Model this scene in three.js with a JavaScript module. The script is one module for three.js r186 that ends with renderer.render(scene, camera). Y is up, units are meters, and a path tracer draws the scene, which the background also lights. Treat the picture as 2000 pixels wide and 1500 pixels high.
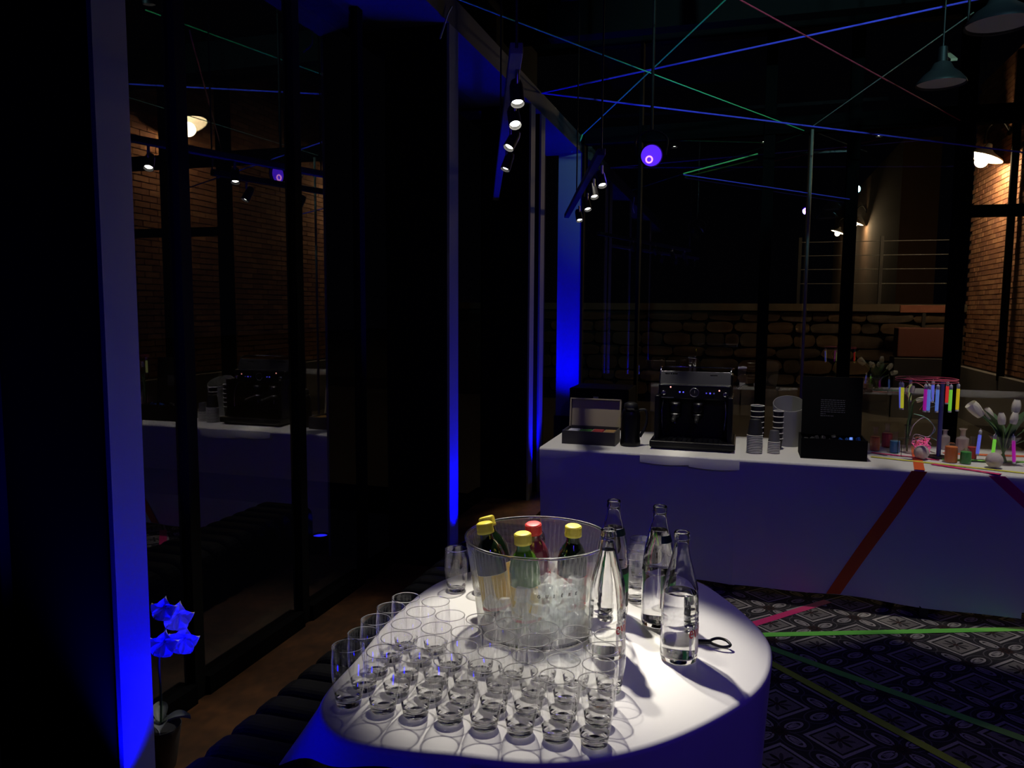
import * as THREE from 'three';
import { RoundedBoxGeometry } from 'three/addons/geometries/RoundedBoxGeometry.js';
import { mergeGeometries } from 'three/addons/utils/BufferGeometryUtils.js';
import { RectAreaLightUniformsLib } from 'three/addons/lights/RectAreaLightUniformsLib.js';

RectAreaLightUniformsLib.init();
const scene = new THREE.Scene();
const D2R = Math.PI / 180;

// ---------------------------------------------------------------- camera, night sky, exposure
const camera = new THREE.PerspectiveCamera(53.13, 4 / 3, 0.05, 120);
camera.position.set(0, 1.5, 0);
camera.rotation.order = 'YXZ';
camera.rotation.set(-5.5 * D2R, 16.7 * D2R, 0.4 * D2R);
scene.add(camera);
scene.background = new THREE.Color().setRGB(0.0004, 0.0004, 0.0007);
const renderer = new THREE.WebGLRenderer();
renderer.toneMapping = THREE.LinearToneMapping;
renderer.toneMappingExposure = 1.0;
renderer.shadowMap.enabled = true;

// strengths of the lamps of the place and of the added string lamp (each light itself sits in its fitting further down)
const LIGHT = {
  table: 7.8, tableHot: 9.0, tableFill: 0.12, buffet: 6.5, uplight: 5.0, corner: 5.5, sill: 3.0, stage: 0.9, strings: 29, wash: 4.6, brick: 8.0, far: 5.0,
};
const BLUE = new THREE.Color().setRGB(0.0, 0.0, 1.0), VIOLET = new THREE.Color().setRGB(0.10, 0.045, 1.0);
const WARM = new THREE.Color().setRGB(1.0, 0.93, 0.80), LAMP = new THREE.Color().setRGB(1.0, 0.72, 0.38);

// ---------------------------------------------------------------- helpers
let seed = 7;
const rnd = () => ((seed = (seed * 16807) % 2147483647) - 1) / 2147483646;
const rr = (a, b) => a + (b - a) * rnd();
const V = (x, y, z) => new THREE.Vector3(x, y, z);
const taken = {};
function numbered(n) {
  if (!(n in taken)) { taken[n] = 0; return n; }
  taken[n]++; return n + '_' + String(taken[n]).padStart(3, '0');
}
function thing(name, label, category, pos = [0, 0, 0], turn = 0, group) {
  const o = new THREE.Group(); o.name = numbered(name); o.position.set(...pos); o.rotation.y = turn;
  o.userData = { label, category }; if (group) o.userData.group = group; scene.add(o); return o;
}
function part(parent, name, geo, mat, pos, rot, label) {
  const m = new THREE.Mesh(geo, mat); m.name = name; if (pos) m.position.set(...pos); if (rot) m.rotation.set(...rot);
  if (label) m.userData.label = label; parent.add(m); return m;
}
function solo(name, geo, mat, label, category, pos, group) {
  const m = new THREE.Mesh(geo, mat); m.name = numbered(name); if (pos) m.position.set(...pos);
  m.userData = { label, category }; if (group) m.userData.group = group; scene.add(m); return m;
}
function struct(name, geo, mat, pos, label) {
  const m = new THREE.Mesh(geo, mat); m.name = numbered(name); if (pos) m.position.set(...pos);
  m.userData = { kind: 'structure', label, category: name.replace(/_.*/, '') }; scene.add(m); return m;
}
function structGroup(name, label, category) {
  const o = new THREE.Group(); o.name = numbered(name); o.userData = { kind: 'structure', label, category }; scene.add(o); return o;
}
function copyThing(src, label, pos, turn) {
  const c = src.clone(); c.name = numbered(src.name.replace(/_\d{3}$/, '')); c.userData = { ...src.userData, label };
  c.position.set(...pos); if (turn !== undefined) c.rotation.y = turn; scene.add(c); return c;
}
const box = (w, h, d, r = 0) => r ? new RoundedBoxGeometry(w, h, d, 2, r) : new THREE.BoxGeometry(w, h, d);
const boxAt = (x0, x1, y0, y1, z0, z1) => new THREE.BoxGeometry(x1 - x0, y1 - y0, z1 - z0).translate((x0 + x1) / 2, (y0 + y1) / 2, (z0 + z1) / 2);
const cyl = (r0, r1, h, s = 24, open = false) => new THREE.CylinderGeometry(r1, r0, h, s, 1, open);
const lathe = (pts, s = 40) => new THREE.LatheGeometry(pts.map((p) => new THREE.Vector2(p[0], p[1])), s);
const tube = (pts, r, n = 40, s = 8, closed = false) => new THREE.TubeGeometry(new THREE.CatmullRomCurve3(pts.map((p) => V(...p)), closed), n, r, s, closed);
const bar = (a, b, r, s = 8) => {
  const A = V(...a), B = V(...b), g = new THREE.CylinderGeometry(r, r, A.distanceTo(B), s), q = new THREE.Quaternion().setFromUnitVectors(V(0, 1, 0), B.clone().sub(A).normalize());
  return g.applyQuaternion(q).translate(...A.add(B).multiplyScalar(0.5).toArray());
};
const plain = (g) => { const n = g.index ? g.toNonIndexed() : g; for (const k of Object.keys(n.attributes)) if (!['position', 'normal', 'uv'].includes(k)) n.deleteAttribute(k); return n; };
const merge = (list) => mergeGeometries(list.map(plain));
const lerp = THREE.MathUtils.lerp;
function keyed(keys, x) {
  for (let i = 0; i < keys.length - 1; i++) if (x <= keys[i + 1][0]) {
    const t = Math.max(0, (x - keys[i][0]) / (keys[i + 1][0] - keys[i][0])), s = t * t * (3 - 2 * t); return lerp(keys[i][1], keys[i + 1][1], s);
  }
  return keys[keys.length - 1][1];
}
// grid surface f(u, v) -> [x, y, z]
function sheet(f, nu, nv, closedU = false) {
  const p = [], uv = [], ix = [];
  for (let j = 0; j <= nv; j++) for (let i = 0; i <= nu; i++) { p.push(...f(i / nu, j / nv)); uv.push(i / nu, j / nv); }
  for (let j = 0; j < nv; j++) for (let i = 0; i < nu; i++) { const a = j * (nu + 1) + i, b = a + 1, c = a + nu + 1, d = c + 1; ix.push(a, c, b, b, c, d); }
  const g = new THREE.BufferGeometry(); g.setAttribute('position', new THREE.Float32BufferAttribute(p, 3)); g.setAttribute('uv', new THREE.Float32BufferAttribute(uv, 2)); g.setIndex(ix); g.computeVertexNormals();
  if (closedU) { const n = g.attributes.normal; for (let j = 0; j <= nv; j++) { const a = j * (nu + 1), b = a + nu; const v = V(n.getX(a) + n.getX(b), n.getY(a) + n.getY(b), n.getZ(a) + n.getZ(b)).normalize(); n.setXYZ(a, v.x, v.y, v.z); n.setXYZ(b, v.x, v.y, v.z); } }
  return g;
}
function canvasTexture(w, h, draw, repeat) {
  const c = document.createElement('canvas'); c.width = w; c.height = h; draw(c.getContext('2d'), w, h);
  const t = new THREE.CanvasTexture(c); t.colorSpace = THREE.SRGBColorSpace; t.magFilter = THREE.LinearFilter;
  if (repeat) { t.wrapS = t.wrapT = THREE.RepeatWrapping; t.repeat.set(...repeat); } return t;
}
function noiseTexture(n, f, srgb = true) {
  const a = new Uint8Array(n * n * 4);
  for (let y = 0; y < n; y++) for (let x = 0; x < n; x++) { const c = f(x / n, y / n), o = (y * n + x) * 4; for (let k = 0; k < 3; k++) a[o + k] = Math.max(0, Math.min(255, c[k] * 255)); a[o + 3] = 255; }
  const t = new THREE.DataTexture(a, n, n); t.wrapS = t.wrapT = THREE.RepeatWrapping; t.magFilter = THREE.LinearFilter; if (srgb) t.colorSpace = THREE.SRGBColorSpace; t.needsUpdate = true; return t;
}
function valueNoise(n, per) { const g = []; for (let i = 0; i < per * per; i++) g.push(rnd()); const at = (x, y) => g[((y % per + per) % per) * per + ((x % per + per) % per)];
  return (u, v) => { const x = u * per, y = v * per, i = Math.floor(x), j = Math.floor(y), s = x - i, t = y - j, a = s * s * (3 - 2 * s), b = t * t * (3 - 2 * t); return lerp(lerp(at(i, j), at(i + 1, j), a), lerp(at(i, j + 1), at(i + 1, j + 1), a), b); }; }
const n8 = valueNoise(0, 8), n32 = valueNoise(0, 32), n96 = valueNoise(0, 96);
const std = (c, rough = 0.7, o = {}) => { const m = new THREE.MeshStandardMaterial({ roughness: rough, ...o }); Array.isArray(c) ? m.color.setRGB(...c) : m.color.set(c); return m; };
const phys = (c, rough, o = {}) => { const m = new THREE.MeshPhysicalMaterial({ roughness: rough, ...o }); Array.isArray(c) ? m.color.setRGB(...c) : m.color.set(c); return m; };
const glow = (c, k, base = [0.02, 0.02, 0.02]) => { const m = std(base, 0.5); m.emissive.setRGB(...c); m.emissiveIntensity = k; return m; };
function spot(color, intensity, pos, target, deg, pen, radius = 1) {
  const l = new THREE.SpotLight(color, intensity, 0, deg * D2R, pen, 2); l.position.set(...pos); l.target.position.set(...target); l.shadow.radius = radius; l.castShadow = true; scene.add(l, l.target); return l;
}
function point(color, intensity, pos, radius = 1) { const l = new THREE.PointLight(color, intensity, 0, 2); l.position.set(...pos); l.shadow.radius = radius; l.castShadow = true; scene.add(l); return l; }
const aim = (o, to) => { o.lookAt(...to); return o; };                 // +z of the object looks at the point
const ORD = ['first', 'second', 'third', 'fourth', 'fifth', 'sixth', 'seventh', 'eighth', 'ninth', 'tenth', 'eleventh', 'twelfth'];

// ---------------------------------------------------------------- materials
const weave = noiseTexture(256, (u, v) => { const k = 0.5 + 0.18 * (((Math.floor(u * 256) + Math.floor(v * 256)) % 2) - 0.5) + 0.25 * (n96(u, v) - 0.5); return [k, k, k]; }, false);
weave.repeat.set(40, 40);
const M = {
  black: std([0.006, 0.006, 0.007], 0.55), blackMatte: phys([0.003, 0.003, 0.0034], 0.9, { specularIntensity: 0.3 }), blackGloss: phys([0.004, 0.004, 0.005], 0.35, { specularIntensity: 0.6 }),
  steel: std([0.24, 0.24, 0.26], 0.6), frame: phys([0.0022, 0.0022, 0.0026], 0.85, { specularIntensity: 0.15 }), darkSteel: std([0.05, 0.05, 0.06], 0.7), chrome: std([0.7, 0.7, 0.72], 0.18, { metalness: 1 }), alu: std([0.45, 0.45, 0.47], 0.32, { metalness: 1 }),
  cloth: std([0.78, 0.77, 0.76], 0.95, { side: THREE.DoubleSide, bumpMap: weave, bumpScale: 0.0004 }), paper: std([0.84, 0.83, 0.8], 0.9),
  pane: phys([1, 1, 1], 0.0, { transmission: 1, thickness: 0, ior: 1.9 }),
  tumbler: phys([0.97, 0.97, 0.975], 0.0, { transmission: 1, thickness: 0, ior: 1.75 }),
  bucket: phys([0.93, 0.94, 0.92], 0.04, { transmission: 0.86, thickness: 0, ior: 1.9 }),
  bottle: phys([0.97, 0.98, 0.97], 0.0, { transmission: 1, thickness: 0, ior: 1.5 }),
  solidGlass: phys([1, 1, 1], 0.0, { transmission: 1, thickness: 0.02, ior: 1.5 }),
  water: phys([1, 1, 1], 0.0, { transmission: 1, thickness: 0.05, ior: 1.33 }),
  ice: phys([0.95, 0.97, 0.97], 0.12, { transmission: 0.8, thickness: 0, ior: 1.6 }),
  yellowCap: std([0.80, 0.68, 0.07], 0.45), redCap: std([0.75, 0.03, 0.03], 0.45),
  gun: std([0.05, 0.05, 0.055], 0.3, { metalness: 1 }), wood: null, brick: null,
};

// ---------------------------------------------------------------- the room shell
const XW = -1.62, ZB = -6.25, XR = 3.4, ZF = 2.6, YC = 3.7;              // glass wall, back glass wall, right wall, wall behind the camera, ceiling
// carpet: printed lozenge and star pattern, 0.4 m repeat
const carpetMap = canvasTexture(1024, 1024, (c, w) => {
  c.fillStyle = '#2b292d'; c.fillRect(0, 0, w, w);
  const P = (pts, close = true) => { c.beginPath(); pts.forEach((p, i) => (i ? c.lineTo(...p) : c.moveTo(...p))); if (close) c.closePath(); };
  const h = w / 2, dia = (cx, cy, r) => P([[cx, cy - r], [cx + r, cy], [cx, cy + r], [cx - r, cy]]);
  const L = '#c2bcb8', K = '#0e0d10', G = '#6a6668', B = '#3c221c';
  const around = [[0, 0], [w, 0], [0, w], [w, w], [h, h]];
  for (const [x, y] of around) {
    for (let k = 0; k < 4; k++) { c.save(); c.translate(x, y); c.rotate(k * Math.PI / 2 + Math.PI / 4); c.strokeStyle = G; c.lineWidth = 12; c.beginPath(); c.ellipse(0, -190, 108, 168, 0, 0, 7); c.stroke();
      c.fillStyle = L; c.beginPath(); c.ellipse(0, -190, 62, 118, 0, 0, 7); c.fill(); c.strokeStyle = K; c.lineWidth = 10; c.stroke();
      c.fillStyle = '#353236'; c.beginPath(); c.ellipse(0, -186, 36, 84, 0, 0, 7); c.fill(); c.strokeStyle = L; c.lineWidth = 9; for (let q = -2; q < 3; q++) { c.beginPath(); c.moveTo(q * 6, -120); c.lineTo(q * 15, -240); c.stroke(); } c.restore(); }
    for (let k = 0; k < 8; k++) { c.save(); c.translate(x, y); c.rotate(k * Math.PI / 4); c.fillStyle = B; c.beginPath(); c.moveTo(-28, -30); c.lineTo(0, -104); c.lineTo(28, -30); c.fill(); c.restore(); }
    c.fillStyle = K; c.beginPath(); c.arc(x, y, 44, 0, 7); c.fill(); c.fillStyle = B; c.beginPath(); c.arc(x, y, 22, 0, 7); c.fill();
  }
  for (const [x, y] of [[h, 0], [h, w], [0, h], [w, h]]) {
    dia(x, y, 322); c.fillStyle = '#232126'; c.fill(); c.strokeStyle = L; c.lineWidth = 34; dia(x, y, 286); c.stroke(); c.strokeStyle = K; c.lineWidth = 16; dia(x, y, 248); c.stroke();
    dia(x, y, 232); c.fillStyle = '#8b8682'; c.fill();
    for (let k = 0; k < 8; k++) { c.save(); c.translate(x, y); c.rotate(k * Math.PI / 4); c.fillStyle = k % 2 ? K : '#4b4546'; c.beginPath(); c.ellipse(0, -82, 18, 56, 0, 0, 7); c.fill(); c.restore(); }
    c.fillStyle = B; c.beginPath(); c.arc(x, y, 30, 0, 7); c.fill();
  }
  for (let i = 0; i < 26000; i++) { c.fillStyle = rnd() < 0.5 ? 'rgba(0,0,0,0.22)' : 'rgba(200,195,200,0.10)'; c.fillRect(rnd() * w, rnd() * w, 4, 4); }
}, [1, 1]);
{
  const floorG = new THREE.BoxGeometry(XR - XW, 0.12, ZF - ZB).translate((XR + XW) / 2, -0.06, (ZF + ZB) / 2), p = floorG.attributes.position, uv = floorG.attributes.uv;
  for (let i = 0; i < p.count; i++) uv.setXY(i, (p.getX(i) - 0.173) / 0.4, (p.getZ(i) + 4.0) / 0.4);
  const m = std([0.8, 0.8, 0.8], 0.98); m.map = carpetMap; m.bumpMap = carpetMap; m.bumpScale = 0.0015;
  struct('floor', floorG, m, null, 'patterned grey carpet with lozenges and stars');
  struct('ceiling', boxAt(XW - 0.4, XR + 0.2, YC, YC + 0.15, ZB - 0.2, ZF + 0.2), M.blackMatte, null, 'dark ceiling lost in shadow');
  struct('wall_right', boxAt(XR, XR + 0.2, -0.12, YC, ZB - 0.1, ZF), std([0.10, 0.06, 0.045], 0.9), null, 'dark brick-coloured side wall outside the picture');
  struct('wall_front', boxAt(XW - 0.3, XR + 0.2, -0.12, YC, ZF, ZF + 0.2), std([0.02, 0.02, 0.022], 0.9), null, 'dark wall behind the camera');
}
// wood for the sill
const woodTex = noiseTexture(256, (u, v) => { const g = 0.5 + 0.3 * (n32(u * 0.15, v) - 0.5) + 0.25 * (n96(u * 0.3, v) - 0.5) + 0.15 * (n8(u, v) - 0.5); return [0.42 * g + 0.12, 0.27 * g + 0.07, 0.14 * g + 0.03]; });
woodTex.repeat.set(1, 4); M.wood = std([1, 1, 1], 0.55, { map: woodTex });
// left glass wall: sill, lintel, columns that stand proud of the glass, mullions, panes
struct('trim_1', boxAt(XW - 0.06, -1.16, 0.0, 0.27, ZB, ZF), M.wood, null, 'low brown wooden sill along the left window');
struct('trim_2', boxAt(XW - 0.08, -1.3, 2.77, 2.9, ZB - 0.06, ZF), M.darkSteel, null, 'grey steel lintel along the top of the left window');
struct('wall_left', boxAt(XW - 0.2, XW - 0.06, 2.77, YC, ZB, ZF), M.blackMatte, null, 'black wall strip above the left window');
// columns: dark web facing the camera and a light flange facing the room
const colZ = [[-1.318, -1.412, 'steel column with a blue lit flange at the left of the picture'], [-3.323, -3.436, 'slim steel column lit blue behind the ice bucket'], [-4.71, -4.81, 'narrow blue lit post just before the corner, the nearer of two'], [-4.96, -5.06, 'narrow blue lit post just before the corner, the farther of two']];
colZ.forEach(([a, b, label], i) => {
  const o = structGroup('wall_column', label, 'column');
  part(o, 'web', boxAt(XW, -1.312, 0.27, 2.77, b + 0.012, a - 0.004), M.blackMatte);
  part(o, 'flange', boxAt(-1.312, -1.3, 0.0, 2.77, b, a), M.steel);
});
{ const o = structGroup('wall_corner', 'broad corner pier glowing blue at the far end of the left window', 'column');
  part(o, 'pier_face', boxAt(-1.49, -1.29, 0.62, 2.77, ZB - 0.04, ZB), M.steel);
  part(o, 'pier_base', boxAt(-1.5, -1.27, 0.0, 0.62, ZB - 0.04, ZB + 0.02), M.black);
  part(o, 'edge_strip', boxAt(-1.29, -1.272, 0.0, 2.9, ZB - 0.04, ZB + 0.03), M.frame); }
const leftStops = [ZF, 0.9, -0.3, -1.32, -1.945, -2.56, -3.06, -3.4, -4.2, -4.76, -5.01, -5.6, ZB];
for (let i = 0; i < leftStops.length - 1; i++) {
  const o = structGroup('window_' + (i + 1), 'dark window pane of the left glass wall, ' + ['nearest the camera wall', 'beside the camera', 'left of the first column', 'right of the first column', 'between two mullions, second from the first column', 'third from the first column', 'against the slim blue column', 'just past the slim blue column', 'before the two narrow posts', 'between the two narrow posts', 'just past the two narrow posts', 'next to the corner pier'][i], 'window');
  const a = leftStops[i], b = leftStops[i + 1];
  part(o, 'pane', boxAt(XW - 0.004, XW - 0.0035, 0.33, 2.77, b + 0.02, a - 0.02).translate(0, 0, 0), M.pane);
  part(o, 'mullion', box(0.035, 2.5, 0.05, 0.004), M.blackMatte, [XW, 1.52, b]);
  part(o, 'bottom_rail', boxAt(XW - 0.03, XW + 0.03, 0.27, 0.33, b + 0.03, a - 0.03), M.frame);
}
// back glass wall
struct('trim_3', boxAt(XW - 0.1, XR, 2.83, 2.95, ZB - 0.07, ZB + 0.03), M.frame, null, 'steel lintel across the top of the back window');
struct('trim_4', boxAt(-1.26, XR, 0.0, 0.42, ZB - 0.06, ZB + 0.02), M.blackMatte, null, 'black plinth below the back window');
struct('wall_back', boxAt(XW - 0.1, XR, 3.58, YC, ZB - 0.1, ZB), M.blackMatte, null, 'black wall strip above the back window');
const backStops = [-1.27, -0.824, 0.14, 0.73, 1.455, 2.1, 2.8, XR];
for (let i = 0; i < backStops.length - 1; i++) {
  const o = structGroup('window_' + (20 + i), 'dark pane of the back glass wall, ' + ORD[i] + ' from the blue corner pier', 'window'), a = backStops[i], b = backStops[i + 1];
  part(o, 'pane', boxAt(a + 0.02, b - 0.02, 0.42, 2.83, ZB - 0.0045, ZB - 0.004), M.pane);
  part(o, 'top_pane', boxAt(a + 0.02, b - 0.02, 2.95, 3.58, ZB - 0.0045, ZB - 0.004), M.pane);
  part(o, 'mullion', boxAt(b - (i === 3 ? 0.05 : i === 0 ? 0.012 : 0.04), b + (i === 3 ? 0.05 : i === 0 ? 0.012 : 0.04), 0.42, 3.58, ZB - 0.05, ZB + 0.05), M.frame);
  if (i >= 4) part(o, 'transom', boxAt(a + 0.05, b - 0.04, 2.18, 2.26, ZB - 0.04, ZB + 0.04), M.frame);
}
{ // thin bright pipe in front of the back glass
  const o = structGroup('trim_5', 'thin metal pipe standing in front of the back window', 'pipe');
  part(o, 'pipe', bar([0.434, 0.42, ZB + 0.1], [0.434, 2.83, ZB + 0.1], 0.011), std([0.25, 0.22, 0.17], 0.5));
}
// dark ceiling beams
for (const [z, y] of [[-5.2, 3.3], [-3.6, 3.45], [-2.2, 3.45]]) struct('ceiling_beam', boxAt(XW, XR, y, y + 0.22, z - 0.06, z + 0.06), M.blackMatte, null, z < -5 ? 'black beam under the ceiling nearest the back window' : z < -3 ? 'black beam under the ceiling above the buffet' : 'black beam under the ceiling above the round table');

// ---------------------------------------------------------------- outside: yard behind the back window
struct('ground', boxAt(-30, 20, -0.4, -0.14, -60, ZB - 0.12), std([0.03, 0.028, 0.025], 0.95), null, 'dark paved yard outside the back window');
{ // brick building along the right of the yard
  const o = structGroup('wall_brick', 'warm lit brick wall of the building seen through the back window', 'wall');
  const brickM = [[0.36, 0.16, 0.085], [0.30, 0.125, 0.068], [0.42, 0.20, 0.11], [0.27, 0.115, 0.07]].map((c) => std(c, 0.9, { bumpMap: weave, bumpScale: 0.002 }));
  part(o, 'mortar_core', boxAt(3.42, 3.8, -0.14, 4.9, -14.0, ZB - 0.12), std([0.17, 0.12, 0.09], 0.95));
  const g = [box(0.02, 0.062, 0.228), box(0.026, 0.062, 0.228), box(0.02, 0.062, 0.11)], rest = [[], [], [], []];
  let made = 0; const list = [];
  for (let r = 0; r < 60; r++) { const y = 0.72 + r * 0.0725; for (let k = 0; k < 34; k++) { const z = -6.4 - (k + (r % 2) * 0.5) * 0.24 - 0.12; if (z < -13.88) continue; list.push([y, z, z < -10.9 && y < 4.15 ? (y > 1.05 ? 0 : 2) : 3]); } }
  list.sort((a, b) => a[2] - b[2] || b[1] - a[1]);
  for (const [y, z] of list) {
    const v = Math.floor(rnd() * 4), t = rnd() < 0.3 ? 1 : 0;
    if (made < 300) { part(o, 'brick', g[t], brickM[v], [3.412, y, z]); made++; } else rest[v].push(g[t].clone().translate(3.412, y, z));
  }
  rest.forEach((l, v) => { if (l.length) { const m = part(o, 'brickwork', merge(l), brickM[v]); m.userData.kind = 'stuff'; } });
  part(o, 'stone_base', boxAt(3.3, 3.42, -0.14, 0.66, -14.0, ZB - 0.12), std([0.20, 0.19, 0.20], 0.95));
  part(o, 'downpipe', bar([3.33, 0.6, -11.75], [3.33, 4.9, -11.75], 0.05), M.frame);
}
{ // rough stone retaining wall with coping
  const o = structGroup('wall_stone', 'rough stone retaining wall across the yard behind the back window', 'wall');
  const sm = [[0.040, 0.022, 0.012], [0.028, 0.016, 0.010], [0.050, 0.030, 0.017], [0.022, 0.014, 0.010], [0.036, 0.027, 0.022]].map((c) => std(c, 0.95, { bumpMap: weave, bumpScale: 0.004 }));
  part(o, 'core', boxAt(-6, 3.42, -0.14, 1.42, -14.6, -14.06), std([0.012, 0.009, 0.007], 0.95));
  const gs = [];
  for (let k = 0; k < 5; k++) { const q = new THREE.BoxGeometry(1, 1, 1, 3, 3, 2), p = q.attributes.position; for (let i = 0; i < p.count; i++) { const x = p.getX(i), y = p.getY(i), z = p.getZ(i), e = 1 - 0.16 * (Math.abs(x * 2) ** 4 * Math.abs(y * 2) ** 4); const s = Math.sin(x * 9.1 + k * 2) * 0.04 + Math.sin(y * 7.3 + k) * 0.04; p.setXYZ(i, x * e + s * 0.3, y * e + s * 0.4, z + s * 1.2); } q.computeVertexNormals(); gs.push(q); }
  let y = 0.0;
  for (const h of [0.24, 0.2, 0.26, 0.19, 0.24, 0.2, 0.17]) { let x = -3.4 - rnd() * 0.3; while (x < 3.35) { const w = rr(0.2, 0.75), hh = h * rr(0.82, 1.0); const m = part(o, 'stone', gs[Math.floor(rnd() * 5)], sm[Math.floor(rnd() * 5)], [x + w / 2, y + h / 2, -14.02 + rr(-0.02, 0.02)]); m.scale.set(w - 0.015, hh - 0.008, 0.16 + rr(0, 0.06)); m.rotation.z = rr(-0.05, 0.05); x += w; } y += h; }
  part(o, 'coping', boxAt(-6, 3.42, 1.52, 1.64, -14.5, -13.86), std([0.05, 0.038, 0.026], 0.9));
  part(o, 'ledge', boxAt(-6, 3.42, 1.42, 1.52, -14.5, -14.0), std([0.03, 0.024, 0.018], 0.9));
}
{ // cable railing on the retaining wall
  const o = thing('cable_railing', 'cable railing with thin horizontal wires above the stone wall', 'railing', [0, 1.64, -14.1]);
  for (const y of [0.34, 0.58, 0.81, 1.04]) part(o, 'cable', bar([0.9, y, 0], [3.35, y, 0], 0.007, 6), std([0.10, 0.10, 0.10], 0.5));
  for (const x of [0.88, 2.15, 3.3]) part(o, 'post', boxAt(x - 0.025, x + 0.025, 0, 1.12, -0.025, 0.025), M.black);
}
// far facade with two lamps, planter and bench-like crates in the yard
struct('wall_far', boxAt(3.4, 4.2, -0.14, 5.5, -34, -20), std([0.09, 0.05, 0.03], 0.95), null, 'far building front with two small lamps');
{ const o = thing('planter_box', 'red-brown planter box standing on a ledge before the stone wall', 'planter', [2.72, -0.14, -13.4]);
  part(o, 'box', box(0.82, 0.46, 0.36, 0.02), std([0.07, 0.016, 0.012], 0.8), [0, 1.18, 0]); part(o, 'stand', box(0.9, 0.94, 0.4, 0.01), M.black, [0, 0.47, 0]); part(o, 'back_board', box(0.7, 0.12, 0.05, 0.01), std([0.16, 0.05, 0.03], 0.8), [0, 1.7, -0.12]); part(o, 'post', box(0.05, 0.3, 0.04), M.black, [0, 1.52, -0.12]); }
function wallLamp(z, label, x = 3.38, k = LIGHT.brick, s = 1, y = 3.62) {
  const o = thing('wall_lamp', label, 'lamp', [x, y, z], 0, 'enamel lamps on the brick building');
  part(o, 'arm', tube([[0, 0.35, 0], [-0.12, 0.5, 0], [-0.26, 0.42, 0], [-0.3, 0.2, 0]], 0.016, 24), M.black);
  part(o, 'wall_plate', cyl(0.06, 0.06, 0.02).rotateZ(Math.PI / 2), M.black, [-0.01, 0.35, 0]);
  const sh = part(o, 'shade', lathe([[0.03, 0.2], [0.05, 0.14], [0.09, 0.1], [0.24 * s, 0.02], [0.245 * s, 0], [0.235 * s, 0.012], [0.085, 0.09], [0.03, 0.12]], 40), std([0.72, 0.70, 0.64], 0.4, { side: THREE.DoubleSide }), [-0.3, 0, 0]); sh.rotation.z = -0.35;
  part(o, 'bulb', new THREE.SphereGeometry(0.085, 20, 14), glow([1, 0.84, 0.55], 14), [-0.325, -0.04, 0]);
  point(LAMP, k, [x - 0.325, y - 0.04, z], 4.2);
}
wallLamp(-7.75, 'white enamel lamp on the brick wall mirrored in the left window', 3.38, LIGHT.brick * 0.22);
wallLamp(-12.2, 'white enamel lamp shining on the brick wall at the right');
wallLamp(-25.2, 'small distant enamel lamp, the right one of two', 3.38, LIGHT.far, 1, 4.15);
wallLamp(-29.6, 'small distant enamel lamp, the left one of two', 3.38, LIGHT.far, 1, 4.3);

// ---------------------------------------------------------------- blue uplights and stage lamps
function floorLight(pos, target, k, label, deg = 30, r = 1.5) {
  const o = thing('floor_uplight', label, 'uplight', pos, 0, 'blue floor uplights');
  part(o, 'base', cyl(0.055, 0.05, 0.03, 28), M.black, [0, 0.015, 0]);
  const h = new THREE.Group(); h.name = 'head'; h.position.set(0, 0.055, 0); o.add(h);
  part(h, 'can', lathe([[0, -0.045], [0.03, -0.045], [0.042, 0.0], [0.042, 0.03], [0.039, 0.03], [0.036, 0.012], [0, 0.012]], 28), M.black);
  part(h, 'lens', cyl(0.036, 0.036, 0.004, 28), glow([0.02, 0.02, 1], 3), [0, 0.02, 0]);
  spot(BLUE, k, [pos[0], pos[1] + 0.088, pos[2]], target, deg, 0.6, r);
}
floorLight([-1.22, 0.27, -1.30], [-1.32, 2.6, -1.38], LIGHT.uplight * 1.4, 'small blue uplight at the foot of the left steel column', 38);
floorLight([-1.22, 0.27, -3.38], [-1.31, 2.6, -3.38], LIGHT.uplight * 2.2, 'small blue uplight at the foot of the slim column', 30);
floorLight([-1.21, 0.27, -4.86], [-1.33, 2.6, -4.88], LIGHT.uplight * 1.6, 'small blue uplight between the two narrow posts', 32);
floorLight([-1.385, 0.27, -5.85], [-1.39, 2.5, -6.3], LIGHT.corner * 3, 'small blue uplight before the corner pier', 32);
floorLight([-1.22, 0.27, -1.56], [-1.44, 0.66, -1.62], LIGHT.uplight * 0.36, 'small blue uplight added to brighten the potted orchid', 22);  // extra lamp put in to turn the orchid bright blue
floorLight([-1.08, 0.52, -0.86], [-0.64, 0.72, -1.15], LIGHT.uplight * 0.07, 'small blue lamp on the radiator below the camera', 22);
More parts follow.
